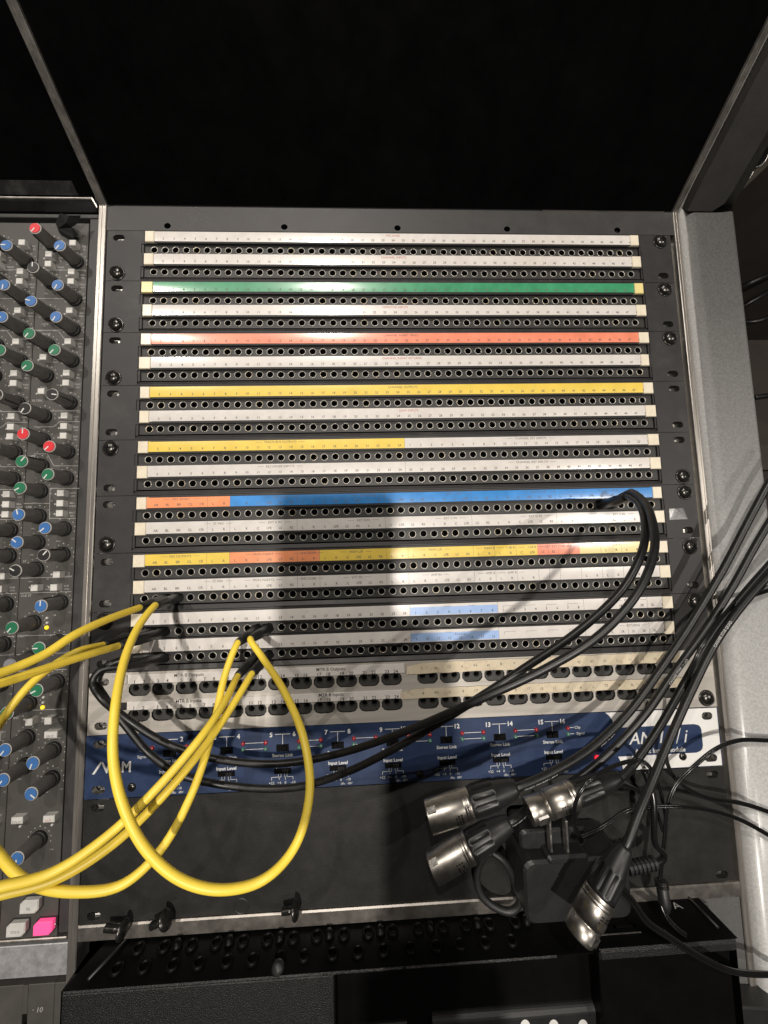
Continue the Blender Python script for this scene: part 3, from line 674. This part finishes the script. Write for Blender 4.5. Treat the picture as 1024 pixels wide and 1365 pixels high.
for i,x in enumerate(PC):
    d = MB(); d.box(x-4.6,x+4.6,y-17.4,y-12.4,-.5,.5,0,.2); d.box(x-3.9,x+3.9,y-16.8,y-13.0,.52,.56,1); d.box(x-.6 if i%3 else x-3.4,x+3.2 if i%3 else x+.2,y-16.4,y-13.4,.5,1.6,0,.3); d.build('link_switch', [M['socket'], M['dark']], t)
    d = MB(); d.box(x-6.2,x+6.2,y-33.2,y-29.4,-.5,.5,0,.2); d.box(x-5.6,x+5.6,y-32.8,y-29.8,.52,.56,1)
    for j in range(4): d.box(x+j*1.15,x+.75+j*1.15,y-32.5,y-30.1,.5,1.5,2,.15)
    d.build('level_switch', [M['socket'], M['dark'], M['grey']], t)
    for o in (-12.6,12.2):
        for yy,mm in ((-10.6,'ledr'),(-15.0,'ledg')):
            d = MB(); d.lathe([(0,1.55),(.7,1.5),(1.4,1.0),(1.6,.01)], (x+o,y+yy,0), n=12, caps=False); d.build('lamp', M[mm], t)
q = P(796,1010); d = MB(); d.lathe([(0,2.0),(1.2,2.0),(2.3,1.3),(2.6,.01)], (q.x,q.y,0), n=14, caps=False); d.build('power_lamp', M['ledlit'], t)
for px,py in ((176,1049),(560,1032),(97+440,0),(796+24,940),(817,1013)):
    if py == 0 or px in (820,): continue
    q = P(px,py) if px != 817 else P(910,1008)
    d = MB(); d.lathe([(0,3.0),(.8,2.8),(1.4,1.6),(1.5,.01)], (q.x,q.y,.05), n=16, caps=False); d.lathe([(1.3,1.2),(1.6,1.1)], (q.x,q.y,.05), n=6, m=1); d.build('screw', [M['screw'], M['dark']], t)
for px,py in ((904,957),(555,976)):
    q = P(px,py); d = MB(); d.lathe([(0,2.8),(.8,2.6),(1.3,1.5),(1.4,.01)], (q.x,q.y,.05), n=16, caps=False); d.build('screw', M['screw'], t)
for sx,sy in ((-229,-6.4),(-230,-37.8),(230.5,-6.6),(231.2,-37.8)):
    d = MB(); d.box(sx-2.4,sx+2.4,y+sy-2.2,y+sy+.9,-6,-2.6,0,.5); d.build('cage_nut', M['steel'], t)

# ------------------------------------------------------------------ blank panel
y = -U*10
t = thing('blank_panel', 'plain black blanking panel below the navy module, cable shadows on it', 'blank panel', (0,y-40,0))
d = MB()
for x0,x1,cx in ((-241.4,-222,-231.6),(222,242.4,232.2)):
    d.cell(x0,x1,y-41,y-.3,cx,y-5.8,2.1,2.7,0,4.5,0,0,14); d.cell(x0,x1,y-82.6,y-41,cx,y-78.0,2.1,2.7,0,4.5,0,0,14)
d.box(-222,222,y-82.6,y-.3,-3,0); d.build('plate', M['blank'], t)
for sx,sy in ((-230.4,-6),(-230,-78.6),(231.4,-6),(231.0,-77.2)):
    d = MB(); d.box(sx-2.2,sx+2.4,y+sy-2.0,y+sy+.6,-6,-1.6,0,.5); d.build('cage_nut', M['steel'], t)
q = P(322,1208); d = MB(); d.lathe([(0,5.6),(.35,5.5),(.4,4.6),(.1,4.4)], (q.x,q.y,0), n=22, caps=False); d.build('hole_plug', M['blank'], t)

# ------------------------------------------------------------------ loose screws on the lower lip
def loose_screw(a, b_, label, r=5.6):
    o = Vector(P(*a)); e = Vector(P(*b_)); ax = (e-o); L = ax.length
    t = thing('loose_screw', label, 'screw', o, 'loose black rack screws on the lower lip')
    d = MB(); pf = [(0,1.6)]
    for i in range(8): pf += [(L*(.05+.075*i),2.5),(L*(.05+.075*i)+L*.037,2.05)]
    d.lathe(pf+[(L*.75,2.4),(L-.2,2.4)], o, ax, n=14); d.build('shank', M['screw'], t)
    d = MB(); d.lathe([(L-.5,r*1.1),(L,r*1.12),(L+.9,r*1.05),(L+2.0,r*.72),(L+2.6,.01)], o, ax, n=20); d.build('head', M['screw'], t)
loose_screw((140,1237,6.5),(164,1239,8), 'loose black screw lying nearest the silver divider on the lower lip')
loose_screw((201,1235,6.5),(221,1226,8), 'loose black screw lying second from the divider on the lower lip')
loose_screw((376,1215,6.5),(394,1213,8), 'loose black threaded screw lying alone under the big yellow loop')

# ------------------------------------------------------------------ black control unit in front
t = thing('control_unit', 'black textured metal control unit with a sloping row of jack sockets along its rear', 'control unit', (0,-560,0))
Z1 = 28.0; YB, YT = -539.0, -541.0
d = MB()
def quad(mb, a, b_, c, e, m=0): mb.add([a,b_,c,e], [(0,1,2,3)], m)
xl0, xl1, xr1, xr0 = -221, -231, P(984,1251,Z1).x, P(928,1201,0).x
# rear face leans out a little; each side of it is a raised flange
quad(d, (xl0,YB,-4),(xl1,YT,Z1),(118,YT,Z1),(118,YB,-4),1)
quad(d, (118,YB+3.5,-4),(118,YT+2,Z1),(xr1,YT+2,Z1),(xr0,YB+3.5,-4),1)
# top: left grainy plate, ridge all along, recess to the right
d.box(xl1,-60,-720,-544,Z1-8,Z1-.6,0,.4)
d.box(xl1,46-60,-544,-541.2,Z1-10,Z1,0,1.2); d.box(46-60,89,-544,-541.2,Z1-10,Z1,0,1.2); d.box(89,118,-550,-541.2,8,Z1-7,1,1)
d.box(118,xr1,-548,-541.2,6,Z1-.5,0,1.4)
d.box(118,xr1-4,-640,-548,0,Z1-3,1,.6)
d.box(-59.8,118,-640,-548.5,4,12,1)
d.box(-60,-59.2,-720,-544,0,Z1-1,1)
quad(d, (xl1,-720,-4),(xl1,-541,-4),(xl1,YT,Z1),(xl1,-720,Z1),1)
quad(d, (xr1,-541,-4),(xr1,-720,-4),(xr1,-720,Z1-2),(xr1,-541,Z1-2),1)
d.build('case', [M['device'], M['socket']], t)  # near-black on the right block and recess stands in for shadow
a, b_ = Vector(P(190,1250,1)), Vector(P(150,1300,24)); d = MB()
d.tube([Vector((-207,-537.6,0)), Vector((-217.5,-539.2,24))], 1.0, 6); d.build('flange', M['grey'], t)
d = MB(); d.tube([Vector((xr0-7,-535.2,0)), Vector((P(958,1240,22).x,-537.4,22))], .9, 6); d.build('flange', M['grey'], t)
# two staggered rows of jack sockets
def zrow(z): return YB + (YT-YB)*(z+4)/(Z1+4)
sk = MB(); sk.lathe([(0,4.2),(1.6,4.1),(2.1,3.6),(1.9,3.0),(.6,2.7),(-5,2.6),(-5,.01)], ax=(0,1,.06), n=16, mats=[0,0,0,0,1,1], caps=False); SKM = sk.mesh('jack_socket', [M['socket'], M['dark']])
sn = MB(); sn.lathe([(0,3.6),(1.6,3.6),(2.6,2.4),(3.4,2.2),(3.6,.01)], ax=(0,1,.06), n=12, caps=False); SNM = sn.mesh('socket_nut', [M['socket']])
for i in range(16):
    x = -196+17.6*i + random.uniform(-.8,.8)
    link(bpy.data.objects.new('jack_socket', SKM), t, (x,zrow(7)+.2,7)); link(bpy.data.objects.new('jack_socket', SKM), t, (x-7,zrow(18)+.2,18.5))
    if i % 2: link(bpy.data.objects.new('socket_nut', SNM), t, (x+8.6,zrow(6)+.2,6.5))
d = MB(); q = (28,0); d.lathe([(0,4.2),(2,4),(3.4,2.8),(3.8,.01)], (-96.5,-540.2,24), (0,.5,1), n=16, caps=False); d.build('knob_stud', M['rubber'], t)
# network sockets and the lettering on the raised end
for x in (121,143):
    d = MB(); z0, z1 = 5, 17; yy = -538.6
    d.box(x-8,x+8,yy-1,yy+1.2,z0,z0+1.6,0); d.box(x-8,x+8,yy-1,yy+1.2,z1-1.6,z1,0); d.box(x-8,x-6.2,yy-1,yy+1.2,z0,z1,0); d.box(x+6.2,x+8,yy-1,yy+1.2,z0,z1,0); d.box(x-6.2,x+6.2,yy-3,yy-1.2,z0,z1,1)
    for j in range(8): d.box(x-4+j*1.05,x-3.4+j*1.05,yy-1.2,yy-.2,z0+6.5,z0+9.5,2)
    d.build('network_socket', [M['socket'], M['dark'], M['steel']], t)
d = MB(); d.box(112,152,-539.6,-537.9,20.2,20.9); d.build('socket_edge', M['steel'], t)
pr = MB(); pr.text('AV', 0, 0, 0, 11, rot=math.pi, shear=.1)
q = P(895,1214,5); pr.v = [(q.x+x*.9, zrow(7+y_*.6)+4.4, 7+y_*.6) for x,y_,z in pr.v]
pr.build('lettering', M['modink'], t)

# keypad in front of it
t = thing('keypad', 'shade-darkened grey keypad with rounded rear edge and pale marks, at the bottom edge', 'keypad', (60,-590,10))
d = MB()
sec = [(-586,2),(-586.5,10)]+[(-591+4.5*math.cos(a),12+4.5*math.sin(a)) for a in [math.pi*i/12 for i in range(1,7)]]+[(-600,16.2),(-700,15)]
q0 = [(x,yv,zv) for x in (5,118) for yv,zv in sec]; n = len(sec)
d.add(q0, [(n+i,n+i+1,i+1,i) for i in range(n-1)]+[tuple(range(n)),tuple(reversed(range(n,2*n)))], 0, False)
d.build('body', M['grey'], t)  # grey body; the shadow it lies in is put into its dark colour
d = MB()
for px in (700,738,777,815):
    q = P(px,1364,16.4); pts = [(q.x+3.4*math.cos(a), q.y-2+4.4*math.sin(a)) for a in [math.pi*2*i/16 for i in range(16)]]; d.poly(pts, 15.0, 16.5)
d.build('key_mark', M['wink'], t)
t2 = thing('side_panel', 'dark panel with a pale rim at the lower right corner', 'panel', (170,-600,10))
d = MB(); d.box(124,260,-720,-590,0,15,0,1.0); c = d.build('body', M['grey'], t2)
c.rotation_euler[2] = math.radians(-7)
d = MB(); d.box(-58,-12,-640,-590,4,14.5,0,1.0)
tag(d.build('end_block', M['grey']), 'small charcoal block in the dark recess at the bottom edge, left of the keypad', 'block')

# ------------------------------------------------------------------ cables
def plug(root, jackpos, out, r=3.6, m='plugb'):
    """sleeve from the jack to the point where the cable leaves"""
    a = Vector(jackpos); b_ = Vector(out); d = MB(); ax = b_-a; L = ax.length
    d.lathe([(0,2.2),(1.0,r),(L*.55,r),(L*.6,r*1.04),(L*.66,r*.98),(L*.92,r*.82),(L,r*.74)], a, ax, n=14); return d.build('plug', M[m], root)
def cable(name, label, mats, pts, r, group, plugs=(), k=8, n=12):
    t = thing(name, label, 'patch cable' if 'patch' in name else 'cable', pts[0], group)
    d = MB(); d.tube(spline(pts, k), r, n); d.build('jacket', mats, t)
    for a,b_ in plugs: plug(t, a, b_)
    return t
def jpos(row, i):
    b2 = row//2; return Vector((jx(i), -U*b2-(15.9,35.4)[row % 2], -1.5))
YG = 'yellow patch cables'
# jack numbers used: upper left two in row 14 (index 13), row 15 left, row 15 / 16 at 10-11
def mid(j, px, f=1.0): return Vector(px)
ja1, ja0 = jpos(13,3), jpos(13,2)
e1 = P(207,807,33); e0 = P(186,810,32)
m1 = P(334,852,24); m0 = P(317,857,25)
jm1, jm0 = jpos(14,11), jpos(14,10)
l1 = P(158,861,36); l0 = P(138,860,36); jl1, jl0 = jpos(14,2), jpos(14,1)
n1 = P(336,898,25); n0 = P(317,901,25); jn1, jn0 = jpos(15,11), jpos(15,10)
yr = 2.3
cable('patch_cable', 'yellow patch cable hanging in one big closed loop over the blank panel', M['ycable'],
      [e1+(ja1-e1)*.15, e1] + pix((185,835,52),(166,880,72),(153,950,92),(151,1010,98),(163,1070,102),(193,1130,104),(240,1172,104),(295,1186,102),(352,1172,96),(395,1125,94),(413,1055,86),(405,985,74),(378,920,52),(349,875,33)) + [m1, m1+(jm1-m1)*.15], yr, YG, [(ja1,e1),(jm1,m1)])
cable('patch_cable', 'yellow patch cable from the upper left plugs, rising highest before it leaves at left', M['ycable'],
      [e0+(ja0-e0)*.15, e0] + pix((140,827,60),(100,846,78),(60,872,90),(20,890,100),(-40,912,112),(-130,960,120),(-180,1060,125),(-130,1160,122),(-40,1188,118),(10,1180,113),(70,1163,106),(140,1117,98),(210,1050,88),(270,980,72),(300,935,50)) + [n0, n0+(jn0-n0)*.15], yr, YG, [(ja0,e0),(jn0,n0)])
cable('patch_cable', 'yellow patch cable from the second left plug pair, running beside its twin', M['ycable'],
      [l1+(jl1-l1)*.15, l1] + pix((120,872,58),(70,888,78),(20,905,94),(-40,925,106),(-120,980,114),(-150,1080,116),(-110,1170,112),(-40,1200,108),(10,1190,104),(75,1172,98),(150,1126,90),(222,1056,82),(280,985,64),(318,928,42)) + [n1, n1+(jn1-n1)*.15], yr, YG, [(jl1,l1),(jn1,n1)])
cable('patch_cable', 'yellow patch cable that drops behind its twins at left and crosses the divider lowest', M['ycable'],
      [l0+(jl0-l0)*.15, l0] + pix((105,868,50),(70,888,52),(38,915,52),(10,950,56),(-25,1010,64),(-28,1090,80),(0,1140,92),(40,1177,98),(105,1189,98),(165,1178,94),(215,1132,86),(255,1060,74),(282,980,58),(300,900,38)) + [m0, m0+(jm0-m0)*.15], yr, YG, [(jl0,l0),(jm0,m0)])
BG = 'black patch cables'
jb1, jb0 = jpos(10,43), jpos(10,42); jc1, jc0 = jpos(15,2), jpos(15,1)
g1 = P(842,656,42); g0 = P(836,662,38); h1 = P(164,888,40); h0 = P(168,878,40)
br = 2.2
cable('patch_cable', 'black patch cable bowing farthest right from the blue label, upper one over the navy module', M['bcable'],
      [g1+(jb1-g1)*.15, g1] + pix((858,668,62),(870,695,85),(872,735,100),(850,790,108),(800,846,108),(730,890,104),(640,932,97),(540,975,74),(450,1005,54),(370,1018,46),(290,1012,44),(220,990,42),(165,955,44),(135,930,50),(124,908,48),(135,893,46)) + [h1, h1+(jc1-h1)*.15], br, BG, [(jb1,g1),(jc1,h1)])
cable('patch_cable', 'black patch cable nested inside the other black loop, lower one over the navy module', M['bcable'],
      [g0+(jb0-g0)*.15, g0] + pix((852,672,58),(860,700,78),(856,735,90),(830,785,94),(775,838,93),(700,890,88),(610,948,80),(540,990,66),(460,1030,52),(390,1050,44),(310,1048,40),(240,1032,44),(200,1005,42),(170,970,44),(140,930,46),(130,910,46),(140,890,44)) + [h0, h0+(jc0-h0)*.15], br, BG, [(jb0,g0),(jc0,h0)])

# microphone cables with their connectors
def cable_text(root, pts, body, s0, size, ph, m='wink'):
    fr = frames(pts); L = [0]
    for a,b2 in zip(pts, pts[1:]): L.append(L[-1]+(Vector(b2)-Vector(a)).length)
    vs, fs = glyphs(body); d = MB(); out = []; R = 2.71
    for x,yv in vs:
        s_ = s0 + x*size; i = 0
        while i < len(L)-2 and L[i+1] < s_: i += 1
        f = (s_-L[i])/(L[i+1]-L[i]); c = fr[i][0].lerp(fr[i+1][0], f); u = fr[i][1].lerp(fr[i+1][1], f); v_ = fr[i][2].lerp(fr[i+1][2], f)
        a = -ph - (yv-.35)*size/R; out.append(c + u*(R*math.cos(a)) + v_*(R*math.sin(a)))
    d.add(out, fs, 0); return d.build('printing', M[m], root)
def xlr(label, nose, tail, route, kind, text_at=(), clen=(.50)):
    o = Vector(P(*nose)); e = Vector(P(*tail)); ax = e-o; L = ax.length; ax.normalize()
    t = thing('microphone_cable', label, 'microphone cable', o, 'black microphone cables with nickel connectors')
    s_ = L*clen; R = 9.3 if kind == 'male' else 8.7
    d = MB()
    if kind == 'male':
        d.lathe([(4,R-1.2),(.3,R-1.2),(0,R-.9),(0,R-.1),(.6,R),(s_-5,R),(s_-4.6,R-.25),(s_-4.2,R),(s_-3.4,R),(s_-3.0,R-.3),(s_-2.6,R),(s_-1,R),(s_,R-.8)], o, ax, n=32, caps=False)
        d.lathe([(4,R-1.2),(4.01,.01)], o, ax, n=20, m=1, caps=False)
        u = ax.orthogonal().normalized(); v_ = ax.cross(u)
    else:
        d.lathe([(3,.01),(.4,R-1.6),(0,R-1.2),(0,R-.8),(.6,R-.5),(s_*.36,R-.4),(s_*.365,R-1.0),(s_*.385,R-1.0),(s_*.39,R),(s_-5,R),(s_-4.6,R-.25),(s_-4.2,R),(s_-3,R-.0),(s_-2.6,R-.3),(s_-2.2,R),(s_,R-.6)], o, ax, n=32, caps=False)
    d.build('shell', [M['xlr'], M['dark']], t)
    d = MB(); q = L-s_
    d.lathe([(s_-.5,R-1.4),(s_+.6,R-.8),(s_+q*.07,R-.8),(s_+q*.09,R-.7),(s_+q*.50,R-1.2),(s_+q*.52,R-1.3),(s_+q*.54,R-1.7),(s_+q*.80,R-3.0),(s_+q*.95,R-4.2),(L,R-4.7),(L+.3,3.0)], o, ax, n=60, m=0, caps=False, flute=((3,4),6,.86)); d.build('boot', M['boot'], t)
    # raised key along the shell, turned towards the viewer
    up = Vector((0,0,1)); up = (up-ax*up.dot(ax)).normalized(); sd = ax.cross(up)
    def bar(a0,a1,w0,h0,off=0.0,mm='xlr',nm='latch'):
        d = MB(); vs = []
        for a in (a0,a1):
            for x,h in ((-w0,R-1.2),(w0,R-1.2),(w0*.8,R+h0),(-w0*.8,R+h0)):
                c = o+ax*a; an = off; uu = up*math.cos(an)+sd*math.sin(an); ss = sd*math.cos(an)-up*math.sin(an); vs.append(c+ss*x+uu*h)
        d.add(vs, [(0,1,5,4),(1,2,6,5),(2,3,7,6),(3,0,4,7),(3,2,1,0),(4,5,6,7)]); d.build(nm, M[mm], t)
    if kind == 'female': bar(s_*.10,s_*.30,3.2,.2,.35,'steel'); bar(s_*.46,s_*.62,2.4,.7,.2,'xlr','release_tab')
    else: bar(1.0,s_*.22,2.2,.25,-.9,'steel','key_notch')
    d = MB()
    for j in range(7):
        an = .25+(j-3)*.12
        for k2 in range(3):
            if random.random() < .75:
                uu = up*math.cos(an)+sd*math.sin(an); ss = sd*math.cos(an)-up*math.sin(an); c = o+ax*(s_*.66+k2*1.7-1.7)+uu*(R+.05)
                d.add([c-ss*.4-ax*.5, c+ss*.4-ax*.5, c+ss*.4+ax*.5, c-ss*.4+ax*.5], [(0,1,2,3)])
    d.build('embossing', M['screw'], t)
    pts = spline([e-ax*4, e+ax*3]+[Vector(P(*a)) for a in route], 8)
    d = MB(); d.tube(pts, 2.65, 12); d.build('jacket', M['bcable'], t)
    for s0,body,ph in text_at: cable_text(t, pts, body, s0, 2.4, ph, 'wink')
    return t
xlr('black microphone cable with the leftmost nickel connector, upper of the stacked pair', (571,1089,48),(689,1050,50), [(735,1030,46),(790,996,38),(838,950,32),(880,893,28),(925,825,24),(965,757,24),(1000,690,26),(1030,635,28),(1060,590,28)], 'male', [(8,'QUAD CANARE L-4E6S',-.6),(70,'STAR QUAD',-.6)], .48)
xlr('black microphone cable with the lower nickel connector of the stacked pair', (577,1157,42),(680,1096,44), [(704,1078,30),(735,1058,20),(770,1038,19),(815,1001,20),(862,950,22),(900,895,20),(940,840,19),(975,785,20),(1010,722,21),(1045,665,22)], 'male', [(4,'CANARE L-4E6S',-.6),(170,'CANARE STAR QUAD',.1)], .48)
xlr('black microphone cable whose nickel connector lies above the power adapter prongs', (704,1082,36),(826,1036,34), [(850,1012,30),(880,968,26),(912,912,24),(948,850,22),(985,800,20),(1024,755,20),(1060,715,22)], 'female', [(110,'CANARE L-4E6S',-.5)], .50)
xlr('black microphone cable whose nickel connector hangs lowest, in front of the adapter', (771,1246,62),(834,1128,60), [(850,1088,56),(870,1040,48),(893,985,40),(922,920,34),(955,855,30),(995,800,27),(1030,762,26),(1070,725,28)], 'female', [(150,'CANARE STAR QUAD',.5)], .46)

# wall adapter
t = thing('power_adapter', 'black wall plug adapter with two upright prongs, lying on the lower lip', 'power adapter', P(770,1200,20))
def rbox(mb, x0,x1,y0,y1,z0,z1,r,m=0):
    pts = []
    for cx,cy,a0 in ((x1-r,y1-r,0),(x0+r,y1-r,90),(x0+r,y0+r,180),(x1-r,y0+r,270)):
        for i in range(4): a = math.radians(a0+30*i); pts.append((cx+r*math.cos(a), cy+r*math.sin(a)))
    n = len(pts); k = 1.6; cx, cy = (x0+x1)/2, (y0+y1)/2
    i_ = [(cx+(a-cx)*(1-k/(x1-cx)), cy+(b2-cy)*(1-k/(y1-cy))) for a,b2 in pts]
    mb.add([(a,b2,z0) for a,b2 in pts]+[(a,b2,z1-k) for a,b2 in pts]+[(a,b2,z1) for a,b2 in i_], [tuple(range(2*n,3*n))]+[(i,(i+1)%n,n+(i+1)%n,n+i) for i in range(n)]+[(n+i,n+(i+1)%n,2*n+(i+1)%n,2*n+i) for i in range(n)], m)
a0 = P(698,1150,36); a1 = P(845,1225,36)
d = MB(); rbox(d, a0.x, a1.x, a1.y, a0.y, 2, 36, 6); d.build('body', M['adapter'], t)
d = MB(); rbox(d, a0.x+2, a0.x+50, a0.y-1, a0.y+12, 4, 26, 4); d.build('plug_face', M['adapter'], t)
d = MB(); rbox(d, a0.x+16, a0.x+44, a0.y-2.5, a0.y+3, 24, 37, 2); d.build('prong_base', M['adapter'], t)
for px in (735,757):
    q = P(px,1136,34); d = MB(); d.box(q.x-.9,q.x+.9,q.y,q.y+20,30.5,35,0,.4); d.build('prong', M['steel'], t)
d = MB()
for i in range(8): d.box(a0.x+18,a0.x+44-i*.8,a0.y-10-i*2.0,a0.y-9.4-i*2.0,36.02,36.05)
d.build('printing', M['grey'], t)
q = P(857,1156,22); d = MB(); pf = []
for i in range(7): pf += [(i*3.0,4.4),(i*3.0+1.6,4.4),(i*3.0+1.7,3.2),(i*3.0+2.9,3.2)]
d.lathe(pf, (q.x-11,q.y,q.z), (1,.12,0), n=14, smooth=False); d.build('strain_relief', M['rubber'], t)
d = MB(); d.tube(spline([Vector((q.x+9,q.y+1,q.z)), Vector((q.x+15,q.y+8,q.z+2))] + pix((874,1125,26),(872,1095,28),(870,1060,26),(858,1025,20)), 6), 2.2, 8); d.build('lead', M['wire'], t)

# rubber strap hanging behind the connectors
pts = pix((655,1135,12),(672,1148,14),(686,1175,13),(692,1205,12),(680,1215,11),(655,1206,9),(640,1190,8),(636,1165,8),(645,1142,10))
d = MB(); d.tube(spline(pts+[pts[0]], 6), 2.6, 10); tag(d.build('rubber_strap', M['rubber']), 'black rubber strap loop hanging left of the power adapter', 'strap')

# thin twin wires
def wire(label, *pts, r=.95):
    p = spline(pix(*pts), 8); fr = frames(p); d = MB(); R = r
    R = r*.85; d.tube([c+v_*R*.95 for c,u,v_ in fr], R, 8); d.tube([c-v_*R*.95 for c,u,v_ in fr], R, 8)
    return tag(d.build('twin_wire', M['wire']), label, 'wire', 'thin black twin wires at the right')
wire('thin black wire dropping along the cable bundle and curving out over the silver edge', (1060,775,12),(1024,787,14),(985,802,20),(955,832,30),(930,872,34),(914,920,26),(903,958,16),(891,985,12),(888,1008,12),(896,1032,14),(915,1050,16),(945,1064,16),(985,1070,14),(1024,1082,14),(1060,1098,14), r=.95)
wire('thin black twin wire entering from the right beside the white module end and running down', (1070,988,12),(1024,987,14),(985,987,16),(955,998,18),(925,1022,20),(900,1048,20),(890,1075,20),(886,1120,20),(881,1165,20),(880,1195,22),(889,1222,26),(905,1240,28),(915,1247,28))
wire('thin black twin wire arching over the blank panel from the right edge', (1075,1145,12),(1024,1113,16),(985,1092,18),(945,1080,20),(905,1075,22),(865,1076,22),(835,1081,24),(812,1096,26),(790,1109,28),(770,1117,28))
wire('thin black twin wire leaving the adapter low and crossing the silver end', (822,1180,40),(842,1200,40),(862,1228,40),(890,1248,38),(930,1274,37),(965,1291,34),(1000,1298,24),(1060,1299,14), r=1.3)
wire('thin black wire looped round the third connector', (776,1122,30),(766,1098,42),(768,1068,50),(783,1043,50),(812,1024,44),(845,1014,36),(864,1020,24),(878,1046,16),(888,1090,12), r=.9)
wire('thin black wire behind the connector boot, short', (824,1044,24),(845,1051,20),(864,1066,14),(876,1084,10),(884,1108,8), r=.9)
# in-line plug on the long wire
t = thing('inline_plug', 'small black barrel plug with a notched collar on the twin wire', 'plug', P(883,1185,20))
d = MB(); a = Vector(P(881,1172,20)); b_ = Vector(P(888,1216,24)); d.lathe([(0,2.6),(1,3.6),((b_-a).length*.75,3.9),((b_-a).length,2.4)], a, b_-a, n=14); d.build('barrel', M['rubber'], t)
d = MB()
for i in range(2): d.lathe([(0,3.9),(.2,4.3),(1.6,4.3),(1.8,3.9)], a+(b_-a)*(.02+.13*i), b_-a, n=10, smooth=False)
d.build('collar', M['screw'], t)

# ------------------------------------------------------------------ what shows past the right end
d = MB(); d.box(298,900,-900,700,-330,-320); tag(d.build('floor', M['brown']), None, None, None, 'structure')
t = thing('rear_rack', 'dark brown equipment shelf beyond the silver end, in shadow', 'shelf', (420,100,-200))
d = MB(); d.box(330,620,-170,40,-240,-225); d.box(330,620,30,60,-320,40); d.box(322,336,-420,60,-320,-120); d.build('shelf_board', M['brown'], t)
for k,(px,py,z,r) in enumerate(((1010,205,-20,12),(992,228,-30,10))):
    q = P(px,py,z); d = MB(); d.lathe([(0,r),(1.5,r),(2.2,r-.8),(2.0,r-1.8),(-8,r-2.0)], q, (.15,-.5,1), n=24, mats=[0,0,0,1], caps=False); d.lathe([(-6,r-1.9),(-6.01,.01)], q, (.15,-.5,1), n=24, m=1, caps=False)
    d.lathe([(-40,r-1),(0,r)], q, (.15,-.5,1), n=24, m=1, caps=False)
    tag(d.build('metal_tube', [M['steel'], M['dark']]), ('larger chrome rimmed tube end beyond the upper right corner','smaller chrome rimmed tube end just below the larger one')[k], 'tube', 'tube ends beyond the console')
for k,l in enumerate((((985,385,-90),(1005,375,-80),(1040,360,-80)),((985,412,-120),(1005,400,-110),(1040,380,-110)),((985,430,-120),(1010,428,-110),(1040,415,-110)),((1005,530,-80),(1020,528,-80),(1050,524,-80)))):
    d = MB(); d.tube(spline(pix(*l), 8), 3.0, 8); tag(d.build('background_cable', M['bcable']), ('topmost','second','third','lowest')[k]+' of the black cables in the shadow beyond the silver end', 'cable', 'cables beyond the silver end')

# ------------------------------------------------------------------ the photographer's phone, just behind the lens: it throws the shadow
t = thing('phone', 'dark phone held above the panel, casting its shadow on the patchbays', 'phone', (CX,CY,CZ))
d = MB(); pts = []
for cx,cy,a0 in ((2,4,0),(-56,4,90),(-56,-130,180),(2,-130,270)):
    for i in range(5): a = math.radians(a0+22.5*i); pts.append((cx+8*math.cos(a), cy+8*math.sin(a)))
d.poly(pts, 4, 12)
R3 = Matrix(CR).transposed()
def hc(x, y, z): return R3 @ Vector((x,y,z)) + Vector((CX,CY,CZ))
d.v = [tuple(hc(*v_)) for v_ in d.v]
d.build('body', M['shell'], t)
# and the hand that holds it
verts, edges, rad = [], [], []
def chain(pts, root=None):
    prev = root
    for (x,y,z,r) in pts:
        verts.append(tuple(hc(x,y,z)*S)); rad.append(r*S)
        if prev is not None: edges.append((prev, len(verts)-1))
        prev = len(verts)-1
    return prev
chain([(34,-400,62,36),(30,-280,40,31),(26,-190,24,26),(24,-160,18,25)])
palm = chain([(27,-135,13,26),(27,-112,10,24)], 3)
for y0,l in ((-84,1.0),(-102,1.08),(-119,1.02),(-134,.85)):
    chain([(30,y0,4,11),(26,y0+3,-6,9.5),(26-22*l,y0+6,-9,8.6),(26-42*l,y0+8,-7.5,7.6),(26-56*l,y0+8,-6,6.4)], palm)
chain([(24,-100,20,12),(12,-84,24,10.5),(-3,-72,23,9.5),(-16,-63,21,8)], palm-1)
me = bpy.data.meshes.new('hand'); me.from_pydata(verts, edges, []); ho = bpy.data.objects.new('hand', me); COL.objects.link(ho); W[ho] = Vector((0,0,0))
ho.modifiers.new('Skin', 'SKIN'); sb = ho.modifiers.new('Subdivision', 'SUBSURF'); sb.levels = 2; sb.render_levels = 2
for i,r in enumerate(rad): me.skin_vertices[0].data[i].radius = (r, r*.82 if i < 6 else r)
me.skin_vertices[0].data[0].use_root = True
me.materials.append(M['skin']); tag(ho, 'right hand and forearm of the photographer holding up the dark phone', 'hand')
d = MB(); a, b_ = hc(36,-430,68), hc(29,-255,36); d.lathe([(0,46),((b_-a).length*.9,39),((b_-a).length,38),((b_-a).length,35),((b_-a).length-12,34)], a, b_-a, n=24); d.build('sleeve', M['cloth'], ho)
